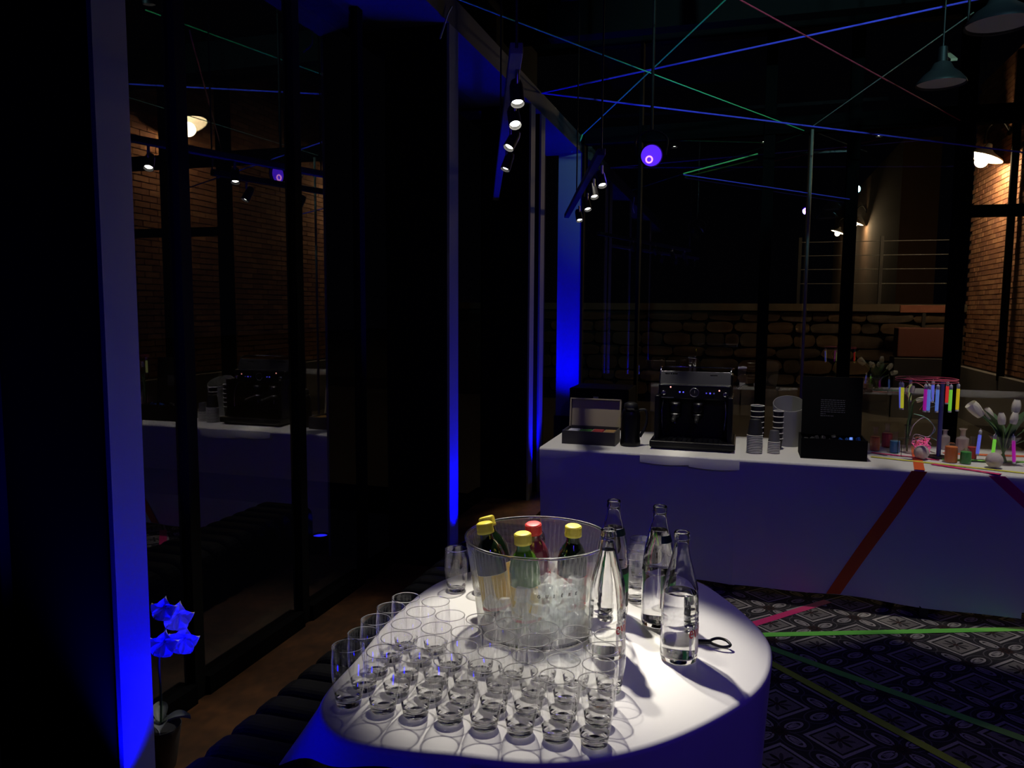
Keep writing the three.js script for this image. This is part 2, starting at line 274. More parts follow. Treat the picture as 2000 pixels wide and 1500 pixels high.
function stageLamp(name, pos, to, label, k, color, deg, face = [0.10, 0.02, 1]) {
  const o = thing(name, label, 'stage lamp', pos); const h = new THREE.Group(); h.name = 'can'; o.add(h); aim(h, to);
  part(h, 'housing', lathe([[0, -0.16], [0.035, -0.16], [0.045, -0.12], [0.058, -0.05], [0.062, 0.04], [0.057, 0.04], [0.053, -0.03], [0.02, -0.06], [0, -0.06]], 32).rotateX(Math.PI / 2), M.blackGloss);
  part(h, 'lens', lathe([[0, 0.012], [0.03, 0.009], [0.054, 0.0], [0, -0.004]], 32).rotateX(Math.PI / 2), glow(face, 1.1, [0.05, 0.02, 0.3]), [0, 0, 0.02]);
  part(h, 'bulb_ring', new THREE.TorusGeometry(0.016, 0.004, 10, 24), glow([1, 0.35, 1], 1.6), [-0.012, -0.02, 0.036]);
  part(o, 'yoke', tube([[0.075, 0, 0], [0.08, 0.09, 0], [0, 0.13, 0], [-0.08, 0.09, 0], [-0.075, 0, 0]], 0.006, 30), M.black);
  part(o, 'hanger', bar([0, 0.13, 0], [0, YC - pos[1], 0], 0.008), M.black);
  const d = V(...to).sub(V(...pos)).normalize(), f = V(...pos).addScaledVector(d, 0.075);
  spot(color, k, f.toArray(), to, deg, 0.8, 2.5); return o;
}
stageLamp('stage_lamp', [-0.5, 2.32, -4.2], [0.25, 1.6, -0.6], 'glowing violet stage lamp hanging before the back window', LIGHT.stage, VIOLET, 40);
stageLamp('stage_lamp', [0.9, 3.15, 0.9], [0.5, 0.2, -4.0], 'violet stage lamp behind the camera washing the buffet cloth', LIGHT.wash, VIOLET, 34);

stageLamp('stage_lamp', [1.45, 3.2, -0.7], [0.12, 3.1, -5.0], 'added unseen greenish lamp above the picture that lights up the coloured strings', LIGHT.strings, new THREE.Color().setRGB(0.35, 0.85, 0.9), 16, [0.35, 0.85, 0.9]);  // added lamp, tinted green so the strings look fluorescent

// ---------------------------------------------------------------- track spotlights
function track(a, b, label, tint) {
  const o = thing('light_track', label, 'light track', a); const A = V(...a), B = V(...b), L = A.distanceTo(B);
  const g = new THREE.Group(); g.name = 'rail'; o.add(g); aim(g, b); part(g, 'channel', box(0.035, 0.03, L, 0.003), tint, [0, 0, L / 2]);
  part(o, 'hanger', bar([0, 0, 0], [0, YC - a[1], 0], 0.004), M.black); const e = B.sub(A); part(o, 'hanger', bar([e.x * 0.6, e.y * 0.6, e.z * 0.6], [e.x * 0.6, YC - a[1], e.z * 0.6], 0.004), M.black);
}
function head(pos, to, label, k, deg, bright, radius = 1.2, s = 0.75, pen = 0.22) {
  const o = thing('track_spotlight', label, 'spotlight', pos, 0, 'track spotlights');
  const h = new THREE.Group(); h.name = 'head'; o.add(h); aim(h, to); h.scale.setScalar(s);
  part(h, 'housing', lathe([[0, -0.07], [0.02, -0.07], [0.026, -0.05], [0.028, 0.03], [0.025, 0.03], [0.024, 0.012], [0, 0.012]], 28).rotateX(Math.PI / 2), M.black);
  part(h, 'lens', lathe([[0, 0.022], [0.014, 0.02], [0.022, 0.014], [0, 0.013]], 24).rotateX(Math.PI / 2), glow([1, 0.95, 0.82], bright));
  part(o, 'arm', bar([0, 0, 0], [0, 0.075, 0], 0.006), M.alu);
  const d = V(...to).sub(V(...pos)).normalize(), f = V(...pos).addScaledVector(d, 0.032 * s);
  spot(WARM, k, f.toArray(), to, deg, pen, radius);
}
track([-0.60, 2.19, -2.02], [-1.5, 2.19, -4.62], 'grey light track with four spotlights beside the left window', std([0.10, 0.10, 0.10], 0.6));
const tableAim = [-0.375, 0.75, -1.63];
head([-0.636, 2.1, -2.151], tableAim, 'brightest track spotlight, first of four beside the left window', LIGHT.table, 19, 30);
head([-0.719, 2.1, -2.404], [-0.27, 0.78, -1.62], 'track spotlight beside the left window, second of four', LIGHT.tableHot, 10, 22, 1.2, 0.75, 1);
head([-0.828, 2.1, -2.725], [-1.42, 0.27, -1.65], 'track spotlight beside the left window, third of four', LIGHT.sill, 15, 20, 1.2, 0.75, 0.9);
head([-0.964, 2.1, -3.116], [-1.42, 0.27, -2.5], 'track spotlight beside the left window, fourth of four', LIGHT.sill * 0.6, 15, 18, 1.2, 0.75, 0.9);
track([-0.62, 2.19, -3.4], [-1.27, 2.19, -5.6], 'black light track crossing before the blue corner pier', M.black);
[[-0.658, -3.629], [-0.761, -3.979], [-0.889, -4.452], [-1.045, -4.972]].forEach(([x, z], i) => head([x, 2.1, z], [x + 0.35, 0.9, z + 0.55], 'small spotlight on the black track before the corner pier, ' + ORD[i] + ' from the camera', 0.05, 12, 14, 1, 0.8));
// ceiling spots over the buffet front, above the picture
[[-0.78, 'first'], [0.14, 'second'], [1.24, 'third'], [2.0, 'fourth']].forEach(([x, w], i) => head([x, 3.3, -3.86], [x, 0.75, -4.2], 'ceiling spotlight above the buffet, ' + w + ' from the left', LIGHT.buffet, 13.5, 12, 1.6, 1.3));

// ---------------------------------------------------------------- pendants at the upper right
function pendant(pos, R, label) {
  const o = thing('pendant_lamp', label, 'pendant lamp', pos, 0, 'unlit metal pendants');
  part(o, 'shade', lathe([[0.02, R * 0.95], [0.035, R * 0.9], [0.05, R * 0.62], [R * 0.72, R * 0.42], [R * 0.97, R * 0.12], [R, 0], [R * 0.97, 0.004], [R * 0.93, R * 0.13], [R * 0.68, R * 0.40], [0.03, R * 0.6]], 44), std([0.03, 0.03, 0.033], 0.5, { side: THREE.DoubleSide }));
  part(o, 'diffuser', cyl(R * 0.94, R * 0.94, 0.004, 40), std([0.55, 0.53, 0.55], 0.7), [0, 0.012, 0]);
  part(o, 'socket', cyl(0.022, 0.018, 0.07), M.black, [0, R * 0.95 + 0.03, 0]);
  part(o, 'cord', bar([0, R, 0], [0, YC - pos[1], 0], 0.004, 6), M.black);
}
pendant([0.82, 2.53, -4.0], 0.105, 'black metal pendant lamp, the lower and farther one');
pendant([0.845, 2.53, -3.25], 0.115, 'black metal pendant lamp at the upper right corner, nearer one');
{ const o = thing('ceiling_batten', 'pale wooden batten slanting at the upper right above the pendants', 'batten', [0.98, 2.86, -4.1]);
  const m = std([0.55, 0.45, 0.28], 0.8);
  part(o, 'board', box(0.035, 0.012, 0.34, 0.002), m, [0.03, 0.06, 0.10], [0.45, 0, 0]); part(o, 'board', box(0.03, 0.012, 0.3, 0.002), m, [-0.06, -0.09, -0.28], [0.45, 0, 0]);
  part(o, 'strut', bar([-0.02, -0.02, -0.1], [-0.02, YC - 2.86, -0.1], 0.006), M.black); }

// ---------------------------------------------------------------- fluorescent cords
const cordM = { green: std([0.12, 0.95, 0.34], 0.6), lime: std([0.20, 0.9, 0.25], 0.6), blue: std([0.10, 0.08, 0.95], 0.6), red: std([0.5, 0.04, 0.09], 0.6), pale: std([0.7, 0.8, 0.62], 0.6) };
function cord(pts, r, m, label) { solo('neon_string', tube(pts, r, 50, 8), m, label, 'cord', null, 'fluorescent cords under the ceiling'); }
const mid = (a, b, sag) => [a, [(a[0] + b[0]) / 2, (a[1] + b[1]) / 2 - sag, (a[2] + b[2]) / 2], b];
cord(mid([-1.29, 2.897, -3.389], [0.378, 2.835, -6.2], 0.004), 0.0034, cordM.green, 'long green cord running from the slim column down to the back window');
cord(mid([-1.284, 2.901, -6.2], [0.2, 3.25, -3.9], 0.002), 0.0042, cordM.green, 'bright green cord rising from the blue corner pier to the top edge');
cord([[-1.284, 2.9, -6.19], [-1.3, 2.85, -6.18], [-1.34, 2.8, -6.18], [-1.372, 2.765, -6.19]], 0.006, cordM.green, 'short loose green cord end hanging at the corner pier');
cord(mid([-1.29, 2.886, -4.916], [1.6, 3.1, -4.4], 0.0), 0.0055, cordM.blue, 'blue cord rising from the left lintel to the upper right');
cord(mid([-1.29, 2.886, -4.916], [1.75, 2.568, -6.0], 0.0), 0.0055, cordM.blue, 'blue cord falling from the left lintel to the right edge');
cord(mid([0.43, 2.858, -6.2], [1.05, 3.0, -4.5], 0.0), 0.003, cordM.pale, 'thin pale green cord running from the back window to the pale batten');
cord(mid([-0.29, 3.013, -3.67], [1.403, 2.845, -6.2], 0.0), 0.004, cordM.red, 'faint dark red cord slanting down toward the back window');
cord(mid([-0.485, 2.557, -6.18], [0.059, 2.674, -6.15], 0.0), 0.005, cordM.lime, 'short green cord across the back window behind the stage lamp');
cord(mid([-0.485, 2.55, -6.18], [0.71, 2.32, -6.16], 0.0), 0.004, cordM.blue, 'lower blue cord across the back window behind the stage lamp');
cord([[-1.28, 2.83, -3.30], [-1.285, 2.79, -3.27], [-1.30, 2.72, -3.25], [-1.29, 2.66, -3.19]], 0.004, cordM.pale, 'loose pale cord end dangling at the top of the slim column');

// ---------------------------------------------------------------- tubular radiator along the window
{ const o = thing('radiator', 'long black ribbed radiator along the left window', 'radiator', [-1.01, 0, 0]);
  const s = new THREE.Shape(); const w = 0.14; s.moveTo(-w, 0.06); s.lineTo(w, 0.06); s.lineTo(w, 0.46); s.quadraticCurveTo(w, 0.5, w - 0.05, 0.5); s.lineTo(-w + 0.05, 0.5); s.quadraticCurveTo(-w, 0.5, -w, 0.46); s.closePath();
  const g = new THREE.ExtrudeGeometry(s, { depth: 0.03, bevelEnabled: true, bevelSize: 0.022, bevelThickness: 0.026, bevelSegments: 4, curveSegments: 5 }).translate(0, -0.022, -0.015);
  const rm = phys([0.006, 0.006, 0.0075], 0.7, { specularIntensity: 0.4 });
  for (let i = 0; i < 30; i++) part(o, 'rib', g, rm, [0, 0, -0.58 - i * 0.096]);
  part(o, 'foot_rail', boxAt(-0.12, 0.12, 0.0, 0.05, -3.4, -0.55), M.black); part(o, 'core_pipe', boxAt(-0.05, 0.05, 0.1, 0.16, -3.38, -0.56), M.black); }

// ---------------------------------------------------------------- orchid on the sill behind the left column
{ const o = thing('potted_orchid', 'potted orchid glowing blue behind the left steel column', 'plant', [-1.46, 0.27, -1.61]);
  part(o, 'pot', lathe([[0, 0], [0.035, 0], [0.05, 0.1], [0.053, 0.115], [0.049, 0.115], [0.044, 0.1], [0, 0.095]], 32), std([0.05, 0.05, 0.06], 0.4));
  part(o, 'stem', tube([[0, 0.1, 0], [0.005, 0.2, 0.0], [-0.005, 0.3, -0.01], [0.01, 0.4, -0.03]], 0.003, 24), std([0.05, 0.12, 0.05], 0.6));
  const leaf = (L, W) => sheet((u, v) => { const t = u, w = W * Math.sin(Math.PI * Math.min(1, t * 0.92 + 0.06)) * (v - 0.5) * 2; return [t * L, 0.02 * Math.sin(t * 2.6) + 0.012 * ((v - 0.5) * 2) ** 2, w]; }, 14, 6);
  const lm = std([0.25, 0.28, 0.25], 0.5, { side: THREE.DoubleSide }), pm = std([0.8, 0.78, 0.82], 0.6, { side: THREE.DoubleSide });
  for (const [a, t, L] of [[0.4, 0.1, 0.08], [2.3, 0.2, 0.08], [4.3, 0.15, 0.07], [5.4, 0.1, 0.08]]) part(o, 'leaf', leaf(L, 0.02), lm, [0, 0.11, 0], [0, a, t]);
  for (const [x, y, z, s] of [[0.03, 0.41, -0.05, 1], [0.035, 0.36, 0.01, 0.9], [0.02, 0.33, -0.08, 1], [0.03, 0.45, 0.0, 0.8]]) {
    const f = new THREE.Group(); f.name = 'flower'; f.position.set(x, y, z); f.rotation.set(0.1, 0.5, -0.2); o.add(f);
    for (let k = 0; k < 5; k++) { const q = part(f, 'petal', leaf(0.042 * s, 0.021 * s), pm); q.rotation.set(Math.PI / 2, 0, 0); q.rotation.order = 'ZXY'; q.rotation.z = k * 1.257 + 0.3; }
    part(f, 'lip', new THREE.SphereGeometry(0.006, 10, 8), std([0.5, 0.4, 0.6], 0.5)); } }

// ---------------------------------------------------------------- round table with cloth
const TC = [-0.36, -1.66], TY = 0.75;
const edge = [[-145, 0.506], [-116, 0.546], [-90, 0.56], [-63.6, 0.555], [-47, 0.505], [-21, 0.465], [-7, 0.449], [14.8, 0.43], [47.8, 0.43], [67.7, 0.462], [83, 0.49], [100, 0.516], [107.6, 0.545], [120, 0.598], [131.6, 0.582], [152.7, 0.47], [180, 0.44]];
const edgeCurve = new THREE.CatmullRomCurve3(edge.map(([d, r]) => V(Math.cos(d * D2R) * r, 0, Math.sin(d * D2R) * r)), true).getPoints(720).map((p) => [Math.atan2(p.z, p.x), Math.hypot(p.x, p.z)]).sort((a, b) => a[0] - b[0]);
const rim = (a) => { a = Math.atan2(Math.sin(a), Math.cos(a)); let lo = 0, hi = edgeCurve.length - 1; if (a <= edgeCurve[0][0] || a >= edgeCurve[hi][0]) return (edgeCurve[0][1] + edgeCurve[hi][1]) / 2; while (hi - lo > 1) { const m = (lo + hi) >> 1; edgeCurve[m][0] <= a ? (lo = m) : (hi = m); } const t = (a - edgeCurve[lo][0]) / (edgeCurve[hi][0] - edgeCurve[lo][0] || 1); return lerp(edgeCurve[lo][1], edgeCurve[hi][1], t); };
{ const o = thing('round_table', 'round cocktail table under the white cloth', 'table', [TC[0], 0, TC[1]]);
  part(o, 'top', sheet((u, v) => { const a = u * Math.PI * 2, r = rim(a) * 0.93 * Math.min(1, v * 2), y = v <= 0.5 ? TY - 0.004 : TY - 0.004 - 0.03 * (v - 0.5) * 2; return [Math.cos(a) * r, y, Math.sin(a) * r]; }, 72, 8, true), M.black);
  part(o, 'pedestal', lathe([[0.22, 0.0], [0.22, 0.02], [0.04, 0.05], [0.035, 0.68], [0.12, 0.71]], 32), M.black);
  const drop = [[-180, 0.2], [-120, 0.5], [-60, 0.6], [0, 0.62], [45, 0.62], [68, 0.5], [84, 0.09], [98, 0.04], [112, 0.03], [126, 0.06], [144, 0.15], [158, 0.08], [180, 0.2]];
  const N = 10, E = 4, H = 12;
  const g = sheet((u, v) => {
    const a = u * Math.PI * 2, deg = ((a / D2R + 180) % 360) - 180, c = Math.cos(a), s = Math.sin(a), R = rim(a), k = v * (N + E + H), rc = 0.012;
    let r, y;
    const wob = 0.0012 * Math.sin(c * R * 21 + s * R * 9) * Math.sin(s * R * 17 + 1);
    if (k <= N) { r = (R - rc) * k / N; y = TY + 0.002 + wob * (k / N < 0.98 ? 1 : 0.3); }
    else if (k <= N + E) { const t = (k - N) / E * Math.PI / 2; r = R - rc + rc * Math.sin(t); y = TY + 0.002 - rc * (1 - Math.cos(t)); }
    else { const t = (k - N - E) / H, D = keyed(drop, deg), fl = 0.13 * Math.exp(-(((deg - 144) / 13) ** 2)), taper = deg > -60 && deg < 95 ? 0.075 : 0.02;
      r = R * (1 - taper * t) + fl * t + 0.014 * t * Math.sin(a * 9) * Math.min(1, D * 3); y = TY + 0.002 - rc - D * t; }
    return [c * r, y, s * r];
  }, 240, N + E + H, true);
  { const p = g.attributes.position, uv = g.attributes.uv; for (let i = 0; i < p.count; i++) uv.setXY(i, p.getX(i), p.getZ(i)); }
  solo('tablecloth', g, M.cloth, 'white cloth draped over the round table', 'tablecloth', [TC[0], 0, TC[1]]); }

// ---------------------------------------------------------------- tumblers
const CY = TY + 0.0035;                                                  // top of the cloth
const tumblerProto = (() => {
  const o = new THREE.Group();
  const prof = [[0.0263, 0.0198], [0.0281, 0.0285], [0.0296, 0.038], [0.0315, 0.056], [0.0321, 0.072], [0.0317, 0.09], [0.0305, 0.106], [0.0299, 0.1128]];
  part(o, 'wall', lathe(prof, 48), M.tumbler);
  part(o, 'base', lathe([[0, 0.0016], [0.016, 0.001], [0.0218, 0.0], [0.0236, 0.002], [0.0248, 0.012], [0.0264, 0.0203], [0.0258, 0.0205], [0.0244, 0.0155], [0.0218, 0.0115], [0.015, 0.0088], [0, 0.008]], 44), M.solidGlass);
  part(o, 'lip', new THREE.TorusGeometry(0.03, 0.001, 8, 48).rotateX(Math.PI / 2), M.solidGlass, [0, 0.1132, 0]);
  return o; })();
function tumbler(x, z, label, group = 'empty tumblers on the round table') {
  const t = thing('tumbler', label, 'glass', [x, CY, z], rr(0, 6), group); for (const c of tumblerProto.children) t.add(c.clone());
}
const rows = [[-1.25, [-0.694, -0.622, -0.557, -0.489, -0.422, -0.356, -0.290, -0.223], 'front row'], [-1.312, [-0.694, -0.623, -0.555, -0.489, -0.424, -0.358, -0.292, -0.228], 'second row'], [-1.378, [-0.701, -0.633, -0.567, -0.504, -0.436, -0.366, -0.300, -0.234], 'third row'], [-1.443, [-0.699, -0.630, -0.564, -0.497, -0.431, -0.363, -0.296, -0.230], 'fourth row']];
for (const [z, xs, row] of rows) xs.forEach((x, i) => tumbler(x, z + (i > 6 ? -0.006 : 0) + rr(-0.002, 0.002), `clear glass tumbler, ${ORD[i]} from the left in the ${row}`));
tumbler(-0.693, -1.506, 'clear glass tumbler behind the block of glasses, the left one of two'); tumbler(-0.622, -1.506, 'clear glass tumbler behind the block of glasses, the right one of two');
tumbler(-0.712, -1.868, 'clear glass tumbler alone at the left of the ice bucket'); tumbler(-0.640, -1.872, 'clear glass tumbler half hidden behind the left side of the ice bucket');
[[-0.254, -2.114, 'farthest'], [-0.254, -2.031, 'second farthest'], [-0.246, -1.945, 'third farthest']].forEach(([x, z, w]) => tumbler(x, z, `clear glass tumbler between the two green labelled bottles, ${w} of three`, 'tumblers behind the water bottles'));
tumbler(-0.330, -2.09, 'clear glass tumbler hidden behind the rear bottle neck', 'tumblers behind the water bottles');

// ---------------------------------------------------------------- ice bucket
const BK = [-0.443, -1.692];
{ const o = thing('ice_bucket', 'large clear ribbed ice bucket holding juice bottles', 'ice bucket', [BK[0], CY, BK[1]]);
  const R = (t) => 0.137 + 0.03 * Math.pow(t, 1.25), H = 0.222;
  part(o, 'body', sheet((u, v) => { const a = u * Math.PI * 2, r = R(v) * (1 + 0.010 * Math.cos(a * 90) * Math.min(1, (v < 0.93 ? 1 : (1 - v) / 0.07))); return [Math.cos(a) * r, 0.012 + v * (H - 0.012), Math.sin(a) * r]; }, 720, 14, true), M.bucket);
  part(o, 'rim', new THREE.TorusGeometry(0.167, 0.0032, 12, 96).rotateX(Math.PI / 2), M.solidGlass, [0, H, 0]);
  part(o, 'base', lathe([[0, 0.001], [0.128, 0.0], [0.135, 0.004], [0.137, 0.012], [0.13, 0.014], [0, 0.012]], 72), M.solidGlass);
  const t = canvasTexture(1024, 128, (c, w, h) => { c.clearRect(0, 0, w, h); c.fillStyle = '#3b3733'; c.font = 'bold 96px sans-serif'; 'GUIÈRE'.split('').forEach((ch, i) => c.fillText(ch, 30 + i * 165, 108)); });
  const tm = std([1, 1, 1], 0.6, { map: t, transparent: true, side: THREE.DoubleSide });
  const y0 = 0.130;               // printed band facing the front
  part(o, 'printed_name', sheet((u, v) => { const a = lerp(1.33, 0.64, u), r = R((y0 + v * 0.016) / H) * 1.013; return [Math.cos(a) * r, y0 + v * 0.014, Math.sin(a) * r]; }, 24, 1), tm); }
// bottles of juice standing in the bucket
const juiceProf = [[0, 0], [0.031, 0], [0.035, 0.005], [0.0352, 0.012], [0.0352, 0.135], [0.0344, 0.15], [0.031, 0.166], [0.0245, 0.179], [0.0178, 0.188], [0.0155, 0.194], [0.0152, 0.206], [0.0165, 0.209], [0.0165, 0.213], [0, 0.213]];
function juice(base, top, bodyM, capM, label, lab) {
  const o = thing('juice_bottle', label, 'bottle', base, 0, 'juice bottles in the ice bucket'); const d = V(top[0] - base[0], top[1] - base[1], top[2] - base[2]).normalize(); o.quaternion.setFromUnitVectors(V(0, 1, 0), d);
  part(o, 'body', lathe(juiceProf, 40), bodyM);
  const c = part(o, 'cap', lathe([[0, 0.2315], [0.0155, 0.2315], [0.0188, 0.229], [0.0195, 0.216], [0.0195, 0.2125], [0.0201, 0.212], [0.0201, 0.206], [0.0165, 0.205]], 40), capM);
  const ribs = []; for (let k = 0; k < 40; k++) { const a = k / 40 * Math.PI * 2; ribs.push(box(0.0008, 0.014, 0.0012).rotateY(-a).translate(Math.cos(a) * 0.0194, 0.2215, Math.sin(a) * 0.0194)); } part(c, 'grip_ribs', merge(ribs), capM);
  if (lab) part(o, 'label', lathe([[0.0354, 0.03], [0.0357, 0.031], [0.0357, 0.112], [0.0354, 0.113]], 40), lab);
}
const fruitLabel = (bg, a, b) => std([1, 1, 1], 0.55, { map: canvasTexture(512, 128, (c, w, h) => { c.fillStyle = bg; c.fillRect(0, 0, w, h); for (let k = 0; k < 4; k++) { c.fillStyle = a; c.fillRect(k * 128, 82, 128, 30); c.fillStyle = b; c.beginPath(); c.ellipse(k * 128 + 60, 48, 40, 30, 0, 0, 7); c.fill(); c.fillStyle = '#f4efe0'; c.fillRect(k * 128 + 22, 18, 60, 8); } }) });
const darkGreen = phys([0.004, 0.010, 0.004], 0.08, { clearcoat: 1, clearcoatRoughness: 0.03 }), leafGreen = phys([0.06, 0.17, 0.012], 0.1, { clearcoat: 1, clearcoatRoughness: 0.03 }), berry = phys([0.16, 0.02, 0.035], 0.1, { clearcoat: 1, clearcoatRoughness: 0.03 });
const Lred = fruitLabel('#c23a2a', '#e6c12c', '#d8d0c0'), Lyel = fruitLabel('#cfc5a0', '#b6342a', '#d9b93a');
const B0 = CY + 0.014;
juice([-0.525, B0 + 0.003, -1.745], [-0.600, 0.995, -1.775], darkGreen, M.yellowCap, 'dark juice bottle with yellow cap, the rear one of the pair leaning left', Lyel);
juice([-0.526, B0 + 0.008, -1.668], [-0.568, 1.004, -1.673], darkGreen, M.yellowCap, 'dark juice bottle with yellow cap, the front one of the pair leaning left', Lyel);
juice([-0.455, B0, -1.752], [-0.462, 1.0, -1.722], berry, M.redCap, 'juice bottle with a red cap at the back of the bucket', Lred);
juice([-0.452, B0, -1.648], [-0.463, 1.0, -1.634], leafGreen, M.yellowCap, 'green juice bottle with yellow cap at the front of the bucket', Lyel);
juice([-0.374, B0, -1.745], [-0.366, 1.0, -1.730], darkGreen, M.yellowCap, 'dark juice bottle with yellow cap at the right of the bucket', Lred);
// ice cubes
{ const g = []; for (let k = 0; k < 4; k++) { const q = new RoundedBoxGeometry(0.03, 0.028, 0.032, 3, 0.006), p = q.attributes.position; for (let i = 0; i < p.count; i++) { const s = 1 + 0.08 * Math.sin(p.getX(i) * 170 + k) * Math.cos(p.getZ(i) * 150 + k); p.setXYZ(i, p.getX(i) * s, p.getY(i) * s, p.getZ(i) * s); } q.computeVertexNormals(); g.push(q); }
  const bott = [[-0.535, -1.75], [-0.535, -1.669], [-0.456, -1.748], [-0.453, -1.646], [-0.374, -1.743]], put = []; let tries = 0;
  while (put.length < 58 && tries++ < 9000) {
    const a = rr(0, 6.283), r = 0.115 * Math.sqrt(rnd()), x = BK[0] + Math.cos(a) * r, z = BK[1] + Math.sin(a) * r, y = B0 + 0.018 + rr(0, x > -0.45 ? 0.095 : 0.05);
    if (bott.some((b) => Math.hypot(b[0] - x, b[1] - z) < 0.05) || put.some((q) => Math.hypot(q[0] - x, q[1] - y, q[2] - z) < 0.029)) continue;
    put.push([x, y, z]); const m = solo('ice_cube', g[put.length % 4], M.ice, 'clear ice cube among the bottles in the bucket', 'ice cube', [x, y, z], 'ice cubes in the bucket'); m.rotation.set(rr(0, 6), rr(0, 6), rr(0, 6));
  } }

// ---------------------------------------------------------------- water bottles
function alphaLabel(w, h, draw) { return std([1, 1, 1], 0.5, { map: canvasTexture(w, h, draw), transparent: true, side: THREE.DoubleSide }); }
const arcLabel = (rf, y0, y1, a0, a1) => sheet((u, v) => { const a = lerp(a0, a1, u), y = lerp(y0, y1, v), r = rf(y); return [Math.cos(a) * r, y, Math.sin(a) * r]; }, 24, 6);
const profAt = (prof) => (y) => { for (let i = 0; i < prof.length - 1; i++) if (y <= prof[i + 1][1]) { const t = (y - prof[i][1]) / (prof[i + 1][1] - prof[i][1] || 1); return lerp(prof[i][0], prof[i + 1][0], t) + 0.0006; } return prof[prof.length - 1][0]; };
const evProf = [[0.034, 0.0], [0.0385, 0.004], [0.04, 0.012], [0.0398, 0.04], [0.0392, 0.07], [0.0405, 0.078], [0.0405, 0.082], [0.0392, 0.086], [0.0392, 0.1], [0.0402, 0.104], [0.0402, 0.108], [0.0392, 0.112], [0.0385, 0.135], [0.0365, 0.16], [0.031, 0.185], [0.0235, 0.212], [0.0178, 0.235], [0.0158, 0.25], [0.0153, 0.262], [0.0172, 0.264], [0.0174, 0.270], [0.0163, 0.272], [0.0168, 0.278], [0.0155, 0.2805], [0.0125, 0.2805]];
const baProf = [[0.033, 0.0], [0.0375, 0.004], [0.0388, 0.012], [0.0388, 0.06], [0.0385, 0.128], [0.0392, 0.132], [0.0392, 0.136], [0.038, 0.14], [0.0365, 0.165], [0.033, 0.19], [0.027, 0.215], [0.0205, 0.24], [0.0166, 0.255], [0.0152, 0.27], [0.0168, 0.272], [0.017, 0.278], [0.016, 0.28], [0.0165, 0.286], [0.0152, 0.2885], [0.0122, 0.2885]];
function waterBottle(pos, prof, level, label, kind, turn, height) {
  const o = thing('water_bottle', label, 'bottle', [pos[0], CY, pos[1]], turn, 'glass water bottles on the round table'), rf = profAt(prof);
  const inner = prof.filter((q) => q[1] > 0.011).map(([r, y]) => [Math.min(r, y > prof[prof.length - 1][1] - 0.03 ? 0.0125 : r - 0.002), y]).reverse().slice(1);
  part(o, 'shell', lathe([[0, 0.005], [0.018, 0.003], ...prof, ...inner, [0.034, 0.0115], [0, 0.0125]], 56), M.solidGlass);
  const w = [[0, 0.0135], [0.034, 0.0125], [0.0355, 0.014]]; for (const [r, y] of prof) if (y > 0.02 && y < level) w.push([r - 0.0027, y]); w.push([rf(level) - 0.0033, level - 0.0006], [rf(level) - 0.0045, level], [0, level]);
  part(o, 'water', lathe(w, 56), M.water);
  if (kind === 'red') { // red vertical brand print with a pale mountain strip
    part(o, 'print', arcLabel(rf, 0.022, 0.13, 1.15, -0.75), alphaLabel(512, 512, (c) => { c.clearRect(0, 0, 512, 512); c.fillStyle = 'rgba(245,235,225,0.75)'; c.fillRect(40, 215, 44, 297); c.fillRect(150, 215, 330, 300); c.fillStyle = '#d0302a'; c.font = 'bold 150px sans-serif'; c.fillText('evian', 30, 330); c.fillStyle = 'rgba(60,60,80,0.7)'; c.beginPath(); c.moveTo(160, 190); c.lineTo(240, 90); c.lineTo(320, 190); c.fill(); }));
    part(o, 'crest', arcLabel(rf, 0.158, 0.176, 0.35, -0.2), std([0.05, 0.04, 0.07], 0.6, { side: THREE.DoubleSide }));
  } else {
    part(o, 'neck_label', arcLabel(rf, 0.205, 0.222, 1.0, -1.6), std([0.006, 0.03, 0.018], 0.5, { side: THREE.DoubleSide }));
    part(o, 'label', arcLabel(rf, 0.03, 0.128, 0.62, -1.9), std([1, 1, 1], 0.5, { side: THREE.DoubleSide, map: canvasTexture(512, 256, (c, w2, h2) => { c.fillStyle = '#0d1c14'; c.fillRect(0, 0, w2, h2); c.fillStyle = '#128a32'; c.fillRect(0, 40, w2, 120); c.fillStyle = '#f0f4ee'; c.font = 'bold 110px sans-serif'; c.fillText('A', 6, 180); }) }));
  }
}
waterBottle([-0.110, -1.632], evProf, 0.15, 'half full clear water bottle with red print at the right of the table', 'red', 0.05);
waterBottle([-0.262, -1.604], evProf, 0.236, 'full clear water bottle with red print against the ice bucket', 'red', 0.1);
waterBottle([-0.287, -1.826], baProf, 0.222, 'green labelled water bottle standing rearmost behind the ice bucket', 'green', -0.5);
waterBottle([-0.174, -1.806], baProf, 0.232, 'green labelled water bottle between the tumblers and the red print bottle', 'green', -0.3);
{ const o = thing('bottle_opener', 'black bottle opener with a loop lying behind the right water bottle', 'opener', [-0.045, CY, -1.712], -0.1);
  part(o, 'handle', tube([[-0.055, 0.006, 0.004], [-0.03, 0.008, 0.0], [0.0, 0.012, 0.0]], 0.0055, 20), M.blackGloss);
  part(o, 'loop', tube([[-0.004, 0.012, 0], [0.012, 0.017, -0.013], [0.03, 0.016, -0.012], [0.042, 0.012, 0.002], [0.028, 0.009, 0.01], [0.01, 0.010, 0.008]], 0.0032, 40, 8, true), M.blackGloss); }

